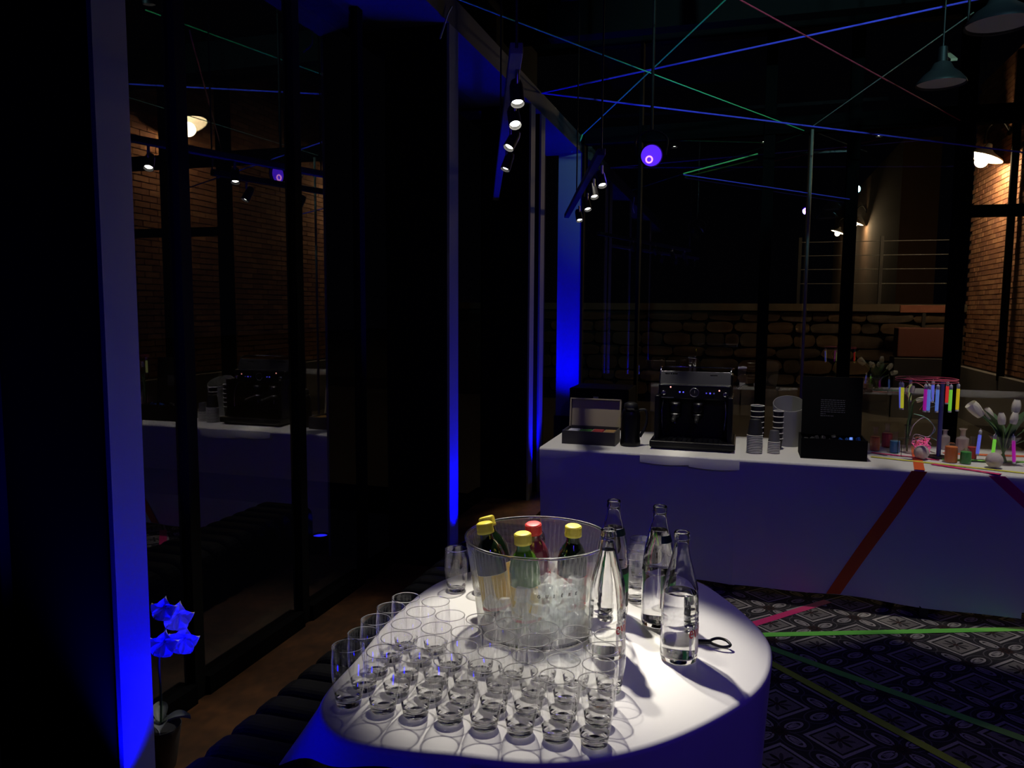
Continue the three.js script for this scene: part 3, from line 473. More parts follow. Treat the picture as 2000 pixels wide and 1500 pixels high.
// ---------------------------------------------------------------- buffet table with cloths
const FZ = -4.03, BY = 0.75;
{ const o = thing('buffet_table', 'long buffet table hidden under white cloths', 'table', [0.7, 0, -4.42]);
  part(o, 'top', boxAt(-1.72, 2.0, BY - 0.035, BY - 0.006, -0.36, 0.375), M.black); for (const x of [-1.65, 0.2, 1.92]) for (const z of [-0.3, 0.3]) part(o, 'leg', boxAt(x - 0.02, x + 0.02, 0, BY - 0.035, z - 0.02, z + 0.02), M.black); }
function drape(x0, x1, zf, zin, label, ph, lift) {
  const prof = [[-4.79, BY - 0.25], [-4.79, BY - 0.006], [-4.785, BY], [zf - 0.012, BY], [zf - 0.003, BY - 0.004], [zf, BY - 0.013], [zf - 0.02, BY - 0.2], [zf - 0.055, BY - 0.4], [zf - zin, 0.055]];
  const L = [0]; for (let i = 1; i < prof.length; i++) L.push(L[i - 1] + Math.hypot(prof[i][0] - prof[i - 1][0], prof[i][1] - prof[i - 1][1]));
  const at = (s) => { let i = 1; while (i < prof.length - 1 && L[i] < s) i++; const t = (s - L[i - 1]) / (L[i] - L[i - 1]); return [lerp(prof[i - 1][0], prof[i][0], t), lerp(prof[i - 1][1], prof[i][1], t)]; };
  const ss = []; for (let i = 1; i < prof.length; i++) { const n = Math.max(1, Math.round((L[i] - L[i - 1]) / 0.05)); for (let k = 0; k < n; k++) ss.push(lerp(L[i - 1], L[i], k / n)); } ss.push(L[L.length - 1]);
  const nv = ss.length - 1, nu = Math.round((x1 - x0) / 0.03);
  const g = sheet((u, v) => { const x = lerp(x0, x1, u), q = at(ss[Math.round(v * nv)]), f = Math.max(0, (BY - 0.02 - q[1]) / 0.7) * (q[0] > -4.5 ? 1 : 0); return [x, q[1] + lift + 0.01 * f * Math.sin(x * 2.1 + ph), q[0] + f * (0.022 * Math.sin(x * 5.3 + ph) + 0.012 * Math.sin(x * 11.7 + ph * 2))]; }, nu, nv);
  { const p = g.attributes.position, uv = g.attributes.uv; for (let i = 0; i < p.count; i++) uv.setXY(i, p.getX(i), p.getY(i) + p.getZ(i)); }
  solo('tablecloth', g, M.cloth, label, 'tablecloth', null, 'cloths on the buffet'); }
drape(-1.05, 0.0, FZ - 0.004, 0.10, 'white cloth over the left part of the buffet under the coffee machine', 0.4, 0);
drape(-0.012, 1.32, FZ, 0.09, 'white cloth over the middle of the buffet crossed by an orange strip', 2.0, 0.0007);
drape(1.31, 2.72, FZ + 0.003, 0.09, 'white cloth over the right end of the buffet at the picture edge', 4.0, 0.0014);
for (const [x0, x1, lab, d] of [[-0.50, -0.245, 'white paper sheet under the left front of the coffee machine', 0.045], [-0.246, 0.005, 'white paper sheet under the right front of the coffee machine', 0.055]]) {
  solo('paper_sheet', sheet((u, v) => { const x = lerp(x0, x1, u), s = v; const z = s < 0.6 ? lerp(-4.5, FZ + 0.004, s / 0.6) : FZ + 0.004 + 0.006 * Math.sin((s - 0.6) * 4); const y = s < 0.6 ? BY + 0.0025 : BY + 0.0025 - (s - 0.6) / 0.4 * (d + 0.008 * Math.sin(u * 3)); return [x, y, z]; }, 12, 24), std([0.84, 0.83, 0.8], 0.9, { side: THREE.DoubleSide }), lab, 'paper', null, 'paper sheets under the coffee machine'); }

// tea box
{ const o = thing('tea_box', 'dark wooden tea box with open lid at the left end of the buffet', 'box', [-0.812, BY + 0.001, -4.29]);
  const dk = std([0.035, 0.032, 0.03], 0.6), li = std([0.42, 0.36, 0.25], 0.8), W = 0.30, D = 0.19, H = 0.075, t = 0.008;
  part(o, 'front_panel', boxAt(-W / 2, W / 2, 0, H, D / 2 - t, D / 2), dk); part(o, 'rear_panel', boxAt(-W / 2, W / 2, 0, H, -D / 2, -D / 2 + t), dk);
  for (const s of [-1, 1]) part(o, 'side_panel', boxAt(s * W / 2 - (s > 0 ? t : 0), s * W / 2 + (s > 0 ? 0 : t), 0, H, -D / 2 + t, D / 2 - t), dk);
  part(o, 'bottom', boxAt(-W / 2 + t, W / 2 - t, 0.001, 0.006, -D / 2 + t, D / 2 - t), li);
  for (const x of [-0.071, 0, 0.071]) part(o, 'divider', boxAt(x - 0.002, x + 0.002, 0.006, H - 0.012, -D / 2 + t, D / 2 - t), li);
  const lid = new THREE.Group(); lid.name = 'lid'; lid.position.set(0, H, -D / 2); lid.rotation.x = -0.14; o.add(lid);
  part(lid, 'lid_board', boxAt(-W / 2, W / 2, 0, 0.165, -0.03, -0.024), dk); part(lid, 'lining', boxAt(-W / 2 + 0.01, W / 2 - 0.01, 0.004, 0.158, -0.024, -0.021), li);
  for (const s of [-1, 1]) part(lid, 'lid_side', boxAt(s * W / 2 - (s > 0 ? 0.007 : 0), s * W / 2 + (s > 0 ? 0 : 0.007), 0, 0.165, -0.024, 0), li);
  part(lid, 'lid_top', boxAt(-W / 2, W / 2, 0.158, 0.165, -0.024, 0.0), li); part(lid, 'clasp', box(0.03, 0.012, 0.004), M.alu, [0, 0.17, -0.004]);
  const cols = [[[0.72, 0.72, 0.78], 'white'], [[0.10, 0.42, 0.05], 'green'], [[0.42, 0.03, 0.03], 'red'], [[0.42, 0.24, 0.06], 'amber']], sg = new RoundedBoxGeometry(0.058, 0.056, 0.006, 2, 0.002);
  cols.forEach(([c, w], i) => { const m = std(c, 0.35); for (let k = 0; k < 8; k++) { const s = solo('tea_sachet', sg, m, `${w} tea sachet in the open tea box, ${ORD[k]} from the back`, 'sachet', [-0.812 - 0.1055 + i * 0.0705, BY + 0.037 + rr(0, 0.008), -4.29 - 0.058 + k * 0.0165], `${w} tea sachets`); s.rotation.x = -0.35; } }); }
// thermos jug
{ const o = thing('thermos_jug', 'black thermos jug between the tea box and the coffee machine', 'thermos', [-0.585, BY + 0.001, -4.26]);
  part(o, 'body', lathe([[0, 0], [0.05, 0], [0.056, 0.006], [0.056, 0.03], [0.053, 0.035], [0.053, 0.17], [0.046, 0.195], [0.036, 0.21], [0, 0.21]], 40), M.blackGloss);
  part(o, 'lid', lathe([[0, 0.21], [0.037, 0.21], [0.039, 0.215], [0.036, 0.236], [0.02, 0.243], [0, 0.243]], 32), M.black);
  part(o, 'spout', sheet((u, v) => { const a = (u - 0.5) * 1.2 + Math.PI / 2; const r = 0.034 + 0.016 * v; return [Math.cos(a) * r, 0.19 + 0.025 * v, Math.sin(a) * r]; }, 10, 4), std([0.02, 0.02, 0.022], 0.3, { side: THREE.DoubleSide }));
  part(o, 'handle', tube([[0.045, 0.2, -0.01], [0.08, 0.2, -0.01], [0.085, 0.12, -0.01], [0.052, 0.05, -0.01]], 0.008, 30), M.black); }
// coffee machine
{ const W = 0.40, o = thing('coffee_machine', 'black two-group espresso machine with lit controls on the buffet', 'coffee machine', [-0.245, BY + 0.003, -4.36]);
  const m = M.blackGloss;
  part(o, 'base_tray', box(W + 0.05, 0.035, 0.38, 0.008), m, [0, 0.03, 0.0]); part(o, 'lower_plinth', box(W + 0.01, 0.016, 0.34, 0.004), M.black, [0, 0.008, 0]);
  part(o, 'back_body', box(W, 0.36, 0.15, 0.01), m, [0, 0.22, -0.10]);
  for (const s of [-1, 1]) part(o, 'side_cheek', box(0.028, 0.25, 0.28, 0.008), m, [s * (W / 2 - 0.008), 0.165, 0.0]);
  part(o, 'drip_grid', merge([...Array(13)].map((_, i) => boxAt(-0.17 + i * 0.0275, -0.162 + i * 0.0275, 0.047, 0.052, -0.02, 0.16))), M.gun);
  const cp = part(o, 'control_panel', box(W - 0.01, 0.085, 0.10, 0.012), m, [0, 0.305, 0.02]);
  part(cp, 'trim_line', boxAt(-0.19, -0.11, -0.034, -0.030, 0.05, 0.053), M.alu); part(cp, 'trim_line', boxAt(-0.17, 0.17, 0.038, 0.040, 0.049, 0.052), M.alu);
  part(cp, 'gauge_ring', new THREE.TorusGeometry(0.0235, 0.0025, 10, 40), M.chrome, [0.0, 0.0, 0.052]); part(cp, 'gauge_face', cyl(0.022, 0.022, 0.004).rotateX(Math.PI / 2), M.black, [0, 0, 0.051]);
  part(cp, 'gauge_needle', box(0.0015, 0.016, 0.001), M.chrome, [0.002, 0.005, 0.0545]);
  for (const [x, c, k, r, y] of [[-0.128, [1, 0.35, 0.3], 2.2, 0.004, 0.026], [0.132, [1, 0.35, 0.3], 2.2, 0.004, 0.014], [-0.078, [0.1, 0.1, 1], 1.4, 0.0045, 0.0], [-0.059, [0.1, 0.1, 1], 1.4, 0.004, 0.0], [0.064, [0.1, 0.08, 1], 0.6, 0.004, -0.002], [0.084, [0.1, 0.08, 1], 1.4, 0.0045, -0.002], [0.104, [0.08, 0.08, 0.6], 0.4, 0.004, -0.002]]) part(cp, 'indicator_light', new THREE.SphereGeometry(r, 12, 8), glow(c, k), [x, y, 0.052]);
  for (const s of [-1, 1]) part(cp, 'steam_knob', lathe([[0, 0], [0.012, 0], [0.014, 0.012], [0.011, 0.02], [0, 0.021]], 20).rotateX(Math.PI / 2), M.chrome, [s * 0.165, -0.006, 0.05]);
  const up = part(o, 'upper_panel', box(W - 0.02, 0.085, 0.012, 0.003), std([0.24, 0.24, 0.26], 0.24, { metalness: 0.9 }), [0, 0.375, 0.02], [-0.45, 0, 0]);
  const words = []; for (let i = 0, x = -0.165; i < 9; i++) { const w = [0.016, 0.006, 0.005, 0.004, 0.008, 0.004, 0.01, 0.008, 0.008][i]; if (i !== 3 && i !== 5) words.push(boxAt(x, x + w - 0.0015, 0.022, 0.029, 0.006, 0.0066)); x += w; } for (let i = 0; i < 5; i++) words.push(boxAt(0.08 + i * 0.008, 0.086 + i * 0.008, 0.018, 0.024, 0.006, 0.0066)); part(up, 'lettering', merge(words), M.blackMatte).userData.kind = 'stuff';
  part(o, 'cup_rail', tube([[-0.19, 0.40, 0.0], [-0.19, 0.425, -0.02], [-0.19, 0.425, -0.16], [0.19, 0.425, -0.16], [0.19, 0.425, -0.02], [0.19, 0.40, 0.0]], 0.004, 60), M.chrome);
  for (const x of [-0.1, 0.02]) { const g = new THREE.Group(); g.name = 'brew_group'; g.position.set(x, 0.2, 0.06); o.add(g); part(g, 'group_head', lathe([[0, 0.05], [0.03, 0.05], [0.034, 0.03], [0.034, 0.0], [0.028, -0.01], [0, -0.01]], 28), M.gun); part(g, 'filter_basket', lathe([[0, -0.045], [0.014, -0.045], [0.03, -0.035], [0.033, -0.012], [0, -0.012]], 28), M.gun); part(g, 'filter_handle', lathe([[0, 0], [0.009, 0.0], [0.012, 0.05], [0.011, 0.1], [0, 0.104]], 16).rotateX(Math.PI / 2 + 0.12), M.black, [0, -0.025, 0.03]); part(g, 'spout', bar([0, -0.045, 0], [0, -0.07, 0.0], 0.006), M.chrome); }
  for (const s of [-1, 1]) part(o, 'steam_wand', tube([[s * 0.165, 0.26, 0.07], [s * 0.17, 0.2, 0.1], [s * 0.165, 0.11, 0.11]], 0.004, 20), M.chrome);
  for (const x of [-0.19, 0.19]) for (const z of [-0.14, 0.14]) part(o, 'foot', cyl(0.016, 0.014, 0.012, 16), M.black, [x, 0.004, z]); }
// paper cups: stacks
{ const cupBlack = std([0.02, 0.02, 0.021], 0.6), rimM = std([0.8, 0.78, 0.72], 0.6), grey = std([0.11, 0.11, 0.115], 0.6);
  const mk = (R, H, b) => { const o = new THREE.Group(); part(o, 'wall', lathe([[0, 0.006], [R * 0.69, 0.006], [R * 0.7, 0], [R * 0.72, 0], [R * 0.97, H - 0.003], [R * 0.96, H - 0.001], [R * 0.70, 0.008], [0, 0.008]], 36), b); part(o, 'rim', new THREE.TorusGeometry(R * 0.985, 0.0024, 8, 36).rotateX(Math.PI / 2), rimM, [0, H - 0.001, 0]); return o; };
  function cupStack(x, z, n, pitch, R, H, inverted, b, name, y0 = BY + 0.001) {
    const pr = mk(R, H, b); for (let k = 0; k < n; k++) { const t = thing('paper_cup', `${name}, ${k === 0 ? 'lowest' : k === n - 1 ? 'topmost' : ORD[k] + ' from below'}`, 'cup', [x, y0 + k * pitch + (inverted ? H : 0), z], 0, name); for (const c of pr.children) t.add(c.clone()); if (inverted) t.rotation.x = Math.PI; } }
  cupStack(0.078, -4.235, 12, 0.0088, 0.040, 0.085, true, cupBlack, 'black paper cup with white rim in the tall front stack');
  cupStack(0.176, -4.262, 8, 0.0088, 0.031, 0.062, true, grey, 'small grey paper cup in the front stack beside the pot');
  cupStack(0.090, -4.42, 6, 0.03, 0.036, 0.085, false, cupBlack, 'black paper cup in the rear stack behind the tall stack');
  cupStack(0.200, -4.40, 6, 0.03, 0.028, 0.062, false, cupBlack, 'small black paper cup in the rear stack before the grey pot'); }
// grey pot
{ const o = thing('grey_pot', 'large grey pot behind the paper cups', 'pot', [0.262, BY + 0.001, -4.56]);
  const g = lathe([[0, 0], [0.062, 0], [0.066, 0.005], [0.078, 0.09], [0.086, 0.2], [0.088, 0.245], [0.0865, 0.249], [0.0835, 0.248], [0.081, 0.2], [0.074, 0.09], [0.062, 0.01], [0, 0.009]] , 56); { const p = g.attributes.position; for (let i = 0; i < p.count; i++) { const t = Math.max(0, p.getY(i) - 0.15) / 0.1; p.setY(i, p.getY(i) - t * 0.42 * p.getZ(i) - t * 0.012); } g.computeVertexNormals(); }
  part(o, 'wall', g, std([0.26, 0.26, 0.265], 0.75));
  part(o, 'shade_disc', cyl(0.078, 0.078, 0.004, 48), M.blackMatte, [0, 0.16, 0]); }  // black disc added, stands in for the shade inside the pot
// black display box with raised lid
{ const o = thing('display_box', 'black open box with a tall lid panel on the buffet', 'box', [0.462, BY + 0.001, -4.27]);
  const W = 0.315, H = 0.105, D = 0.20, m = M.blackMatte, t = 0.006;
  part(o, 'front_panel', boxAt(-W / 2, W / 2, 0, H, D / 2 - t, D / 2), m); part(o, 'rear_panel', boxAt(-W / 2, W / 2, 0, H, -D / 2, -D / 2 + t), m); for (const s of [-1, 1]) part(o, 'side_panel', boxAt(s > 0 ? W / 2 - t : -W / 2, s > 0 ? W / 2 : -W / 2 + t, 0, H, -D / 2 + t, D / 2 - t), m); part(o, 'bottom', boxAt(-W / 2 + t, W / 2 - t, 0.001, 0.006, -D / 2 + t, D / 2 - t), m);
  const lid = part(o, 'lid', box(W - 0.02, 0.31, 0.012, 0.003), m, [0, H + 0.15, -D / 2 + 0.02], [-0.08, 0, 0]);
  const lines = []; for (let r = 0; r < 9; r++) { let x = -0.055; const end = r < 7 ? 0.065 : r === 7 ? -0.03 : 0.01; while (x < end) { const w = rr(0.006, 0.018); lines.push(boxAt(x, Math.min(x + w, end), 0.03 - r * 0.0105, 0.034 - r * 0.0105, 0.006, 0.0065)); x += w + 0.003; } }
  part(lid, 'small_print', merge(lines), std([0.10, 0.10, 0.10], 0.7)).userData.kind = 'stuff';
  for (let k = 0; k < 10; k++) { const c = k > 5 ? [0.02, 0.09, 0.4] : [0.05, 0.05, 0.055]; const s = solo('wrapped_sweet', new RoundedBoxGeometry(0.024, 0.016, 0.024, 2, 0.005), phys(c, 0.2, { metalness: 0.5 }), `${k > 5 ? 'blue' : 'dark'} foil wrapped sweet in the black display box, ${ORD[k]} from the left`, 'sweet', [0.335 + k * 0.028, BY + 0.088 + (k % 2) * 0.008, -4.27 + 0.05 * Math.sin(k * 2.1)], k > 5 ? 'blue sweets' : 'dark sweets'); s.rotation.set(0.3 * k, k, 0.2 * k); }
  part(o, 'insert', boxAt(-W / 2 + t, W / 2 - t, 0.006, 0.078, -D / 2 + t, D / 2 - t), M.blackMatte); }
// apothecary bottles with coloured fillings
const flaskGlass = phys([0.88, 0.84, 0.84], 0.03, { transmission: 0.97, thickness: 0, ior: 1.5 }), milkyGlass = phys([0.72, 0.64, 0.62], 0.05, { transmission: 0.6, thickness: 0, ior: 1.6 });  // second glass is milkier and tinted, keeps the nearly empty bottles visible
function flask(x, z, R, Hb, Hn, fill, color, label, shoulder = 0.55) {
  const o = thing('apothecary_bottle', label, 'bottle', [x, BY + 0.001, z], 0, 'little glass bottles with coloured powder'), n = R * 0.42;
  part(o, 'glass', lathe([[0, 0.001], [R * 0.9, 0], [R, 0.003], [R, Hb * 0.85], [R * 0.9, Hb * 0.94], [n * 1.15, Hb], [n, Hb + 0.006], [n * 0.98, Hb + Hn * 0.8], [n * 1.5, Hb + Hn * 0.94], [n * 1.55, Hb + Hn], [n * 1.2, Hb + Hn]], 32), fill > 0.03 ? flaskGlass : milkyGlass);
  if (fill > 0) part(o, 'filling', lathe([[0, 0.003], [R * 0.86, 0.003], [R * 0.95, 0.006], [R * 0.95, Math.min(fill, Hb * 0.84)], [fill > Hb * 0.9 ? R * 0.85 : R * 0.9, fill], [0, fill]], 32), std(color, 0.7));
}
flask(0.708, -4.53, 0.026, 0.085, 0.045, 0.078, [0.75, 0.22, 0.04], 'orange filled glass bottle at the right side of the black box');
flask(0.790, -4.67, 0.028, 0.088, 0.045, 0.08, [0.62, 0.05, 0.05], 'tall red filled glass bottle behind the blue one');
flask(0.800, -4.49, 0.026, 0.075, 0.038, 0.066, [0.06, 0.33, 0.62], 'blue filled glass bottle');
flask(1.023, -4.29, 0.03, 0.095, 0.0, 0.082, [0.85, 0.24, 0.04], 'wide open orange filled jar beside the green one');
flask(1.085, -4.275, 0.0255, 0.07, 0.0, 0.062, [0.04, 0.45, 0.07], 'small green filled jar');
flask(1.155, -4.44, 0.0215, 0.072, 0.042, 0.062, [0.8, 0.04, 0.03], 'small red filled bottle beside the green jar');
flask(1.155, -4.63, 0.032, 0.085, 0.045, 0.02, [0.5, 0.45, 0.43], 'clear empty glass bottle behind the green jar');
flask(1.085, -4.70, 0.026, 0.08, 0.03, 0.015, [0.5, 0.45, 0.43], 'clear empty glass bottle behind the orange jar');
// white foam balls
for (const [x, z, r, l] of [[0.897, -4.33, 0.036, 'white foam ball in front of the pink wire tangle'], [1.19, -4.2, 0.038, 'white foam ball in front of the tulip vase']]) { const g = new THREE.IcosahedronGeometry(r, 5), p = g.attributes.position; for (let i = 0; i < p.count; i++) { const s = 1 + 0.008 * Math.sin(p.getX(i) * 800) * Math.sin(p.getY(i) * 900 + p.getZ(i) * 700); p.setXYZ(i, p.getX(i) * s, p.getY(i) * s, p.getZ(i) * s); } g.computeVertexNormals(); solo('foam_ball', g, std([0.62, 0.54, 0.52], 0.9), l, 'ball', [x, BY + 0.002 + r, z]); }

// hanging ring of glow sticks on a slim stand
{ const cx = 0.915, cz = -4.4, yr = 1.15, R = 0.145;
  const o = thing('wire_ring_stand', 'thin stand carrying a pink wire ring of glow sticks', 'stand', [cx, BY + 0.001, cz]);
  const pinkW = std([0.62, 0.08, 0.16], 0.5);
  for (const dy of [0, 0.012]) part(o, 'ring', new THREE.TorusGeometry(R, 0.0017, 8, 64).rotateX(Math.PI / 2), pinkW, [0, yr - BY + dy, 0]);
  for (let k = 0; k < 6; k++) { const a = k * 1.05, b = a + 2.2; part(o, 'cross_wire', bar([Math.cos(a) * R, yr - BY + 0.006, Math.sin(a) * R], [Math.cos(b) * R, yr - BY + 0.01, Math.sin(b) * R], 0.0016, 6), pinkW); }
  part(o, 'rod', bar([0.08, 0, -0.02], [0.08, yr - BY, -0.02], 0.011), std([0.05, 0.05, 0.25], 0.5)); part(o, 'foot_plate', cyl(0.06, 0.058, 0.006, 32), M.black, [0.08, 0.004, -0.02]);
  part(o, 'rod_arm', bar([0.08, yr - BY, -0.02], [R - 0.001, yr - BY, -0.02], 0.003), pinkW);
  const cols = { blue: [0.14, 0.16, 0.85], yellow: [0.62, 0.60, 0.03], magenta: [0.42, 0.01, 0.34], cyan: [0.13, 0.24, 0.75], green: [0.22, 0.75, 0.06], red: [0.72, 0.03, 0.03], gold: [0.70, 0.52, 0.01], olive: [0.32, 0.34, 0.12] };
  const gm = {}; for (const k in cols) gm[k] = glow(cols[k], 0.42, cols[k]);
  const clear = std([0.7, 0.68, 0.72], 0.4);
  const stick = (x, yTop, z, L, c, label, tilt = 0) => { const s = thing('glow_stick', label, 'glow stick', [x, yTop, z], 0, 'glow sticks'); s.rotation.z = tilt; part(s, 'tube', lathe([[0, -L], [0.0075, -L + 0.001], [0.0078, -L + 0.012], [0.0078, -0.03], [0.006, -0.024], [0, -0.024]], 20), gm[c]); part(s, 'top_plug', lathe([[0, -0.026], [0.0078, -0.026], [0.0078, -0.006], [0.004, -0.002], [0, -0.002]], 18), clear); part(s, 'end_cap', cyl(0.008, 0.008, 0.008, 18), clear, [0, -L - 0.002, 0]); part(s, 'hook', bar([0, -0.004, 0], [0, 0.006, 0], 0.002, 6), clear); };
  const at = (x, dz) => cz + dz * Math.sqrt(Math.max(0, R * R - (x - cx) ** 2));
  [[0.783, 1, 'blue', 'blue glow stick at the left end of the hanging ring', 0.06], [0.79, 1, 'yellow', 'yellow glow stick at the left end of the hanging ring', 0.03], [0.868, -1, 'olive', 'dull yellow glow stick behind the white tulip', 0], [0.884, 1, 'magenta', 'magenta glow stick in the hanging ring', 0], [0.90, 1, 'cyan', 'light blue glow stick next to the magenta one', 0], [0.938, 1, 'cyan', 'light blue glow stick hanging lowest in the middle of the ring', 0], [0.975, -1, 'blue', 'violet blue glow stick at the back of the ring', 0], [1.003, 1, 'green', 'bright green glow stick hanging in the ring', 0], [1.033, -1, 'red', 'red glow stick hanging in the ring', 0], [1.052, 1, 'gold', 'golden yellow glow stick at the right end of the ring', 0]].forEach(([x, s, c, l, t]) => stick(x, yr - 0.004, at(x, s), s > 0 ? 0.135 : 0.115, c, l, t));
  // sticks leaning in the vase
  stick(1.165, BY + 0.165, -4.36, 0.125, 'blue', 'pale violet glow stick standing beside the tulip vase', -0.06);
  stick(1.215, BY + 0.155, -4.30, 0.14, 'green', 'bright green glow stick in front of the tulip stems', -0.05);
  stick(1.29, BY + 0.155, -4.29, 0.135, 'magenta', 'pink glow stick in front of the tulip stems', 0.08);
  stick(1.37, BY + 0.13, -4.34, 0.115, 'cyan', 'light blue glow stick at the right edge of the picture', 0.05);
  // tangle of pink wire, some strands given an emissive colour
  const t = thing('wire_tangle', 'tangle of pink wire with emissive strands on the buffet', 'wire', [0.925, BY + 0.001, -4.47]);
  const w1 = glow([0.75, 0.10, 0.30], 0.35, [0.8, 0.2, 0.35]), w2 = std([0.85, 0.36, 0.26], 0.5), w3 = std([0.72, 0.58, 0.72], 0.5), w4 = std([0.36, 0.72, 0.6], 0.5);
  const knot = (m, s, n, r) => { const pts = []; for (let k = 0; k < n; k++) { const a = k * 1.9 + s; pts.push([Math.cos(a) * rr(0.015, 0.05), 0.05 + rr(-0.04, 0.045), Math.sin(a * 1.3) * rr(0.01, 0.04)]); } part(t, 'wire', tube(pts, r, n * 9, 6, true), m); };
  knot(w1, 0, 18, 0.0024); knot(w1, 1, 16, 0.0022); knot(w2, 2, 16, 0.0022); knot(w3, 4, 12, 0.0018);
  part(t, 'wire', tube([[-0.06, 0.10, 0.0], [-0.045, 0.16, 0.01], [0.005, 0.20, 0.0], [0.055, 0.15, -0.01], [0.03, 0.10, 0.0], [-0.04, 0.11, 0.02], [-0.05, 0.06, 0]], 0.002, 60, 6), w3);
  part(t, 'wire', tube([[-0.05, 0.22, 0.02], [0.01, 0.2, 0.0], [0.06, 0.14, 0.0], [0.04, 0.1, 0.0], [0.07, 0.08, 0], [0.075, 0.02, 0.01]], 0.002, 60, 6), w4);
  part(t, 'wire', tube([[-0.08, 0.3, 0.03], [-0.095, 0.35, 0.02], [-0.06, 0.385, 0.02], [-0.01, 0.36, 0.03], [0.0, 0.28, 0.0], [-0.02, 0.24, 0]], 0.002, 60, 6), w2);
  part(t, 'wire', tube([[0.0, 0.395, 0.02], [0.02, 0.36, 0.03], [0.03, 0.3, 0.02], [0.05, 0.27, 0.02], [0.01, 0.25, 0.0]], 0.002, 40, 6), w4);
}
// tulips
const stemM = std([0.14, 0.26, 0.07], 0.6), leafM = std([0.07, 0.14, 0.06], 0.6, { side: THREE.DoubleSide }), petalM = std([0.88, 0.84, 0.70], 0.6, { side: THREE.DoubleSide });
function tulipHead(parent, pos, s, open, tx, tz) { const f = new THREE.Group(); f.name = 'blossom'; f.position.set(...pos); f.rotation.set(tx, 0, tz); parent.add(f);
  const pg = sheet((u, v) => { const a = (u - 0.5) * 1.9 * (1 - 0.55 * v * v * v), r = s * (0.35 + 0.62 * Math.sin(Math.PI * (0.18 + 0.62 * v)) - 0.25 * v + open * v * v); return [Math.cos(a) * r * 0.55, s * (v * 1.55), Math.sin(a) * r * 0.62]; }, 8, 10);
  for (let k = 0; k < 6; k++) part(f, 'petal', pg, petalM, null, [0, k * 1.047 + 0.2, 0]); }
const bigLeaf = (L, W, bend) => sheet((u, v) => { const w = W * Math.sin(Math.PI * Math.min(1, 0.1 + u * 0.9)) ** 0.8 * (v - 0.5) * 2; return [bend * L * u * u, L * u * (1 - 0.12 * u), w]; }, 14, 6);
{ const o = thing('tulip', 'single drooping white tulip in the slim glass tube beside the ring', 'flower', [0.862, BY + 0.012, -4.5]);
  part(o, 'stem', tube([[0, 0, 0], [-0.004, 0.12, 0], [0.004, 0.22, 0.0], [0.012, 0.27, 0.02], [0.025, 0.283, 0.03]], 0.0042, 40), stemM); tulipHead(o, [0.025, 0.275, 0.03], 0.026, 0.1, 0.3, -1.1);
  part(o, 'leaf', bigLeaf(0.3, 0.014, 0.12), leafM, [-0.004, 0.02, 0], [0, 0.6, 0]);
  const v = thing('tube_vase', 'slim glass tube vase holding the single tulips', 'vase', [0.862, BY + 0.001, -4.5]); part(v, 'glass', lathe([[0, 0.001], [0.017, 0], [0.019, 0.003], [0.018, 0.15], [0.0195, 0.155], [0.019, 0.156]], 28), flaskGlass);
  part(v, 'clip_ring', new THREE.TorusGeometry(0.0185, 0.0015, 6, 24).rotateX(Math.PI / 2), M.black, [0, 0.152, 0]);
  const q = thing('tulip', 'upright white tulip bud beneath the hanging ring', 'flower', [0.867, BY + 0.012, -4.507]); part(q, 'stem', tube([[-0.006, 0, 0], [0.003, 0.15, 0], [-0.008, 0.26, 0], [0.002, 0.32, 0]], 0.004, 30), stemM); tulipHead(q, [0.002, 0.315, 0], 0.025, 0.0, 0.1, -0.15); }
{ const o = thing('wire_cradle', 'thin black wire cradle standing before the tube vase', 'stand', [0.87, BY + 0.002, -4.42]);
  for (const [a, b] of [[[-0.06, 0.002, 0.05], [-0.06, 0.085, 0.05]], [[-0.06, 0.002, 0.05], [0.06, 0.002, 0.05]], [[0.02, 0.05, -0.04], [0.02, 0.085, -0.04]], [[-0.06, 0.085, 0.05], [-0.06, 0.085, -0.04]], [[-0.06, 0.085, -0.04], [0.06, 0.085, -0.04]], [[-0.06, 0.085, -0.04], [-0.06, 0.002, -0.04]], [[0.06, 0.085, -0.04], [0.06, 0.002, -0.04]]]) part(o, 'wire', bar(a, b, 0.0018, 6), M.black); }
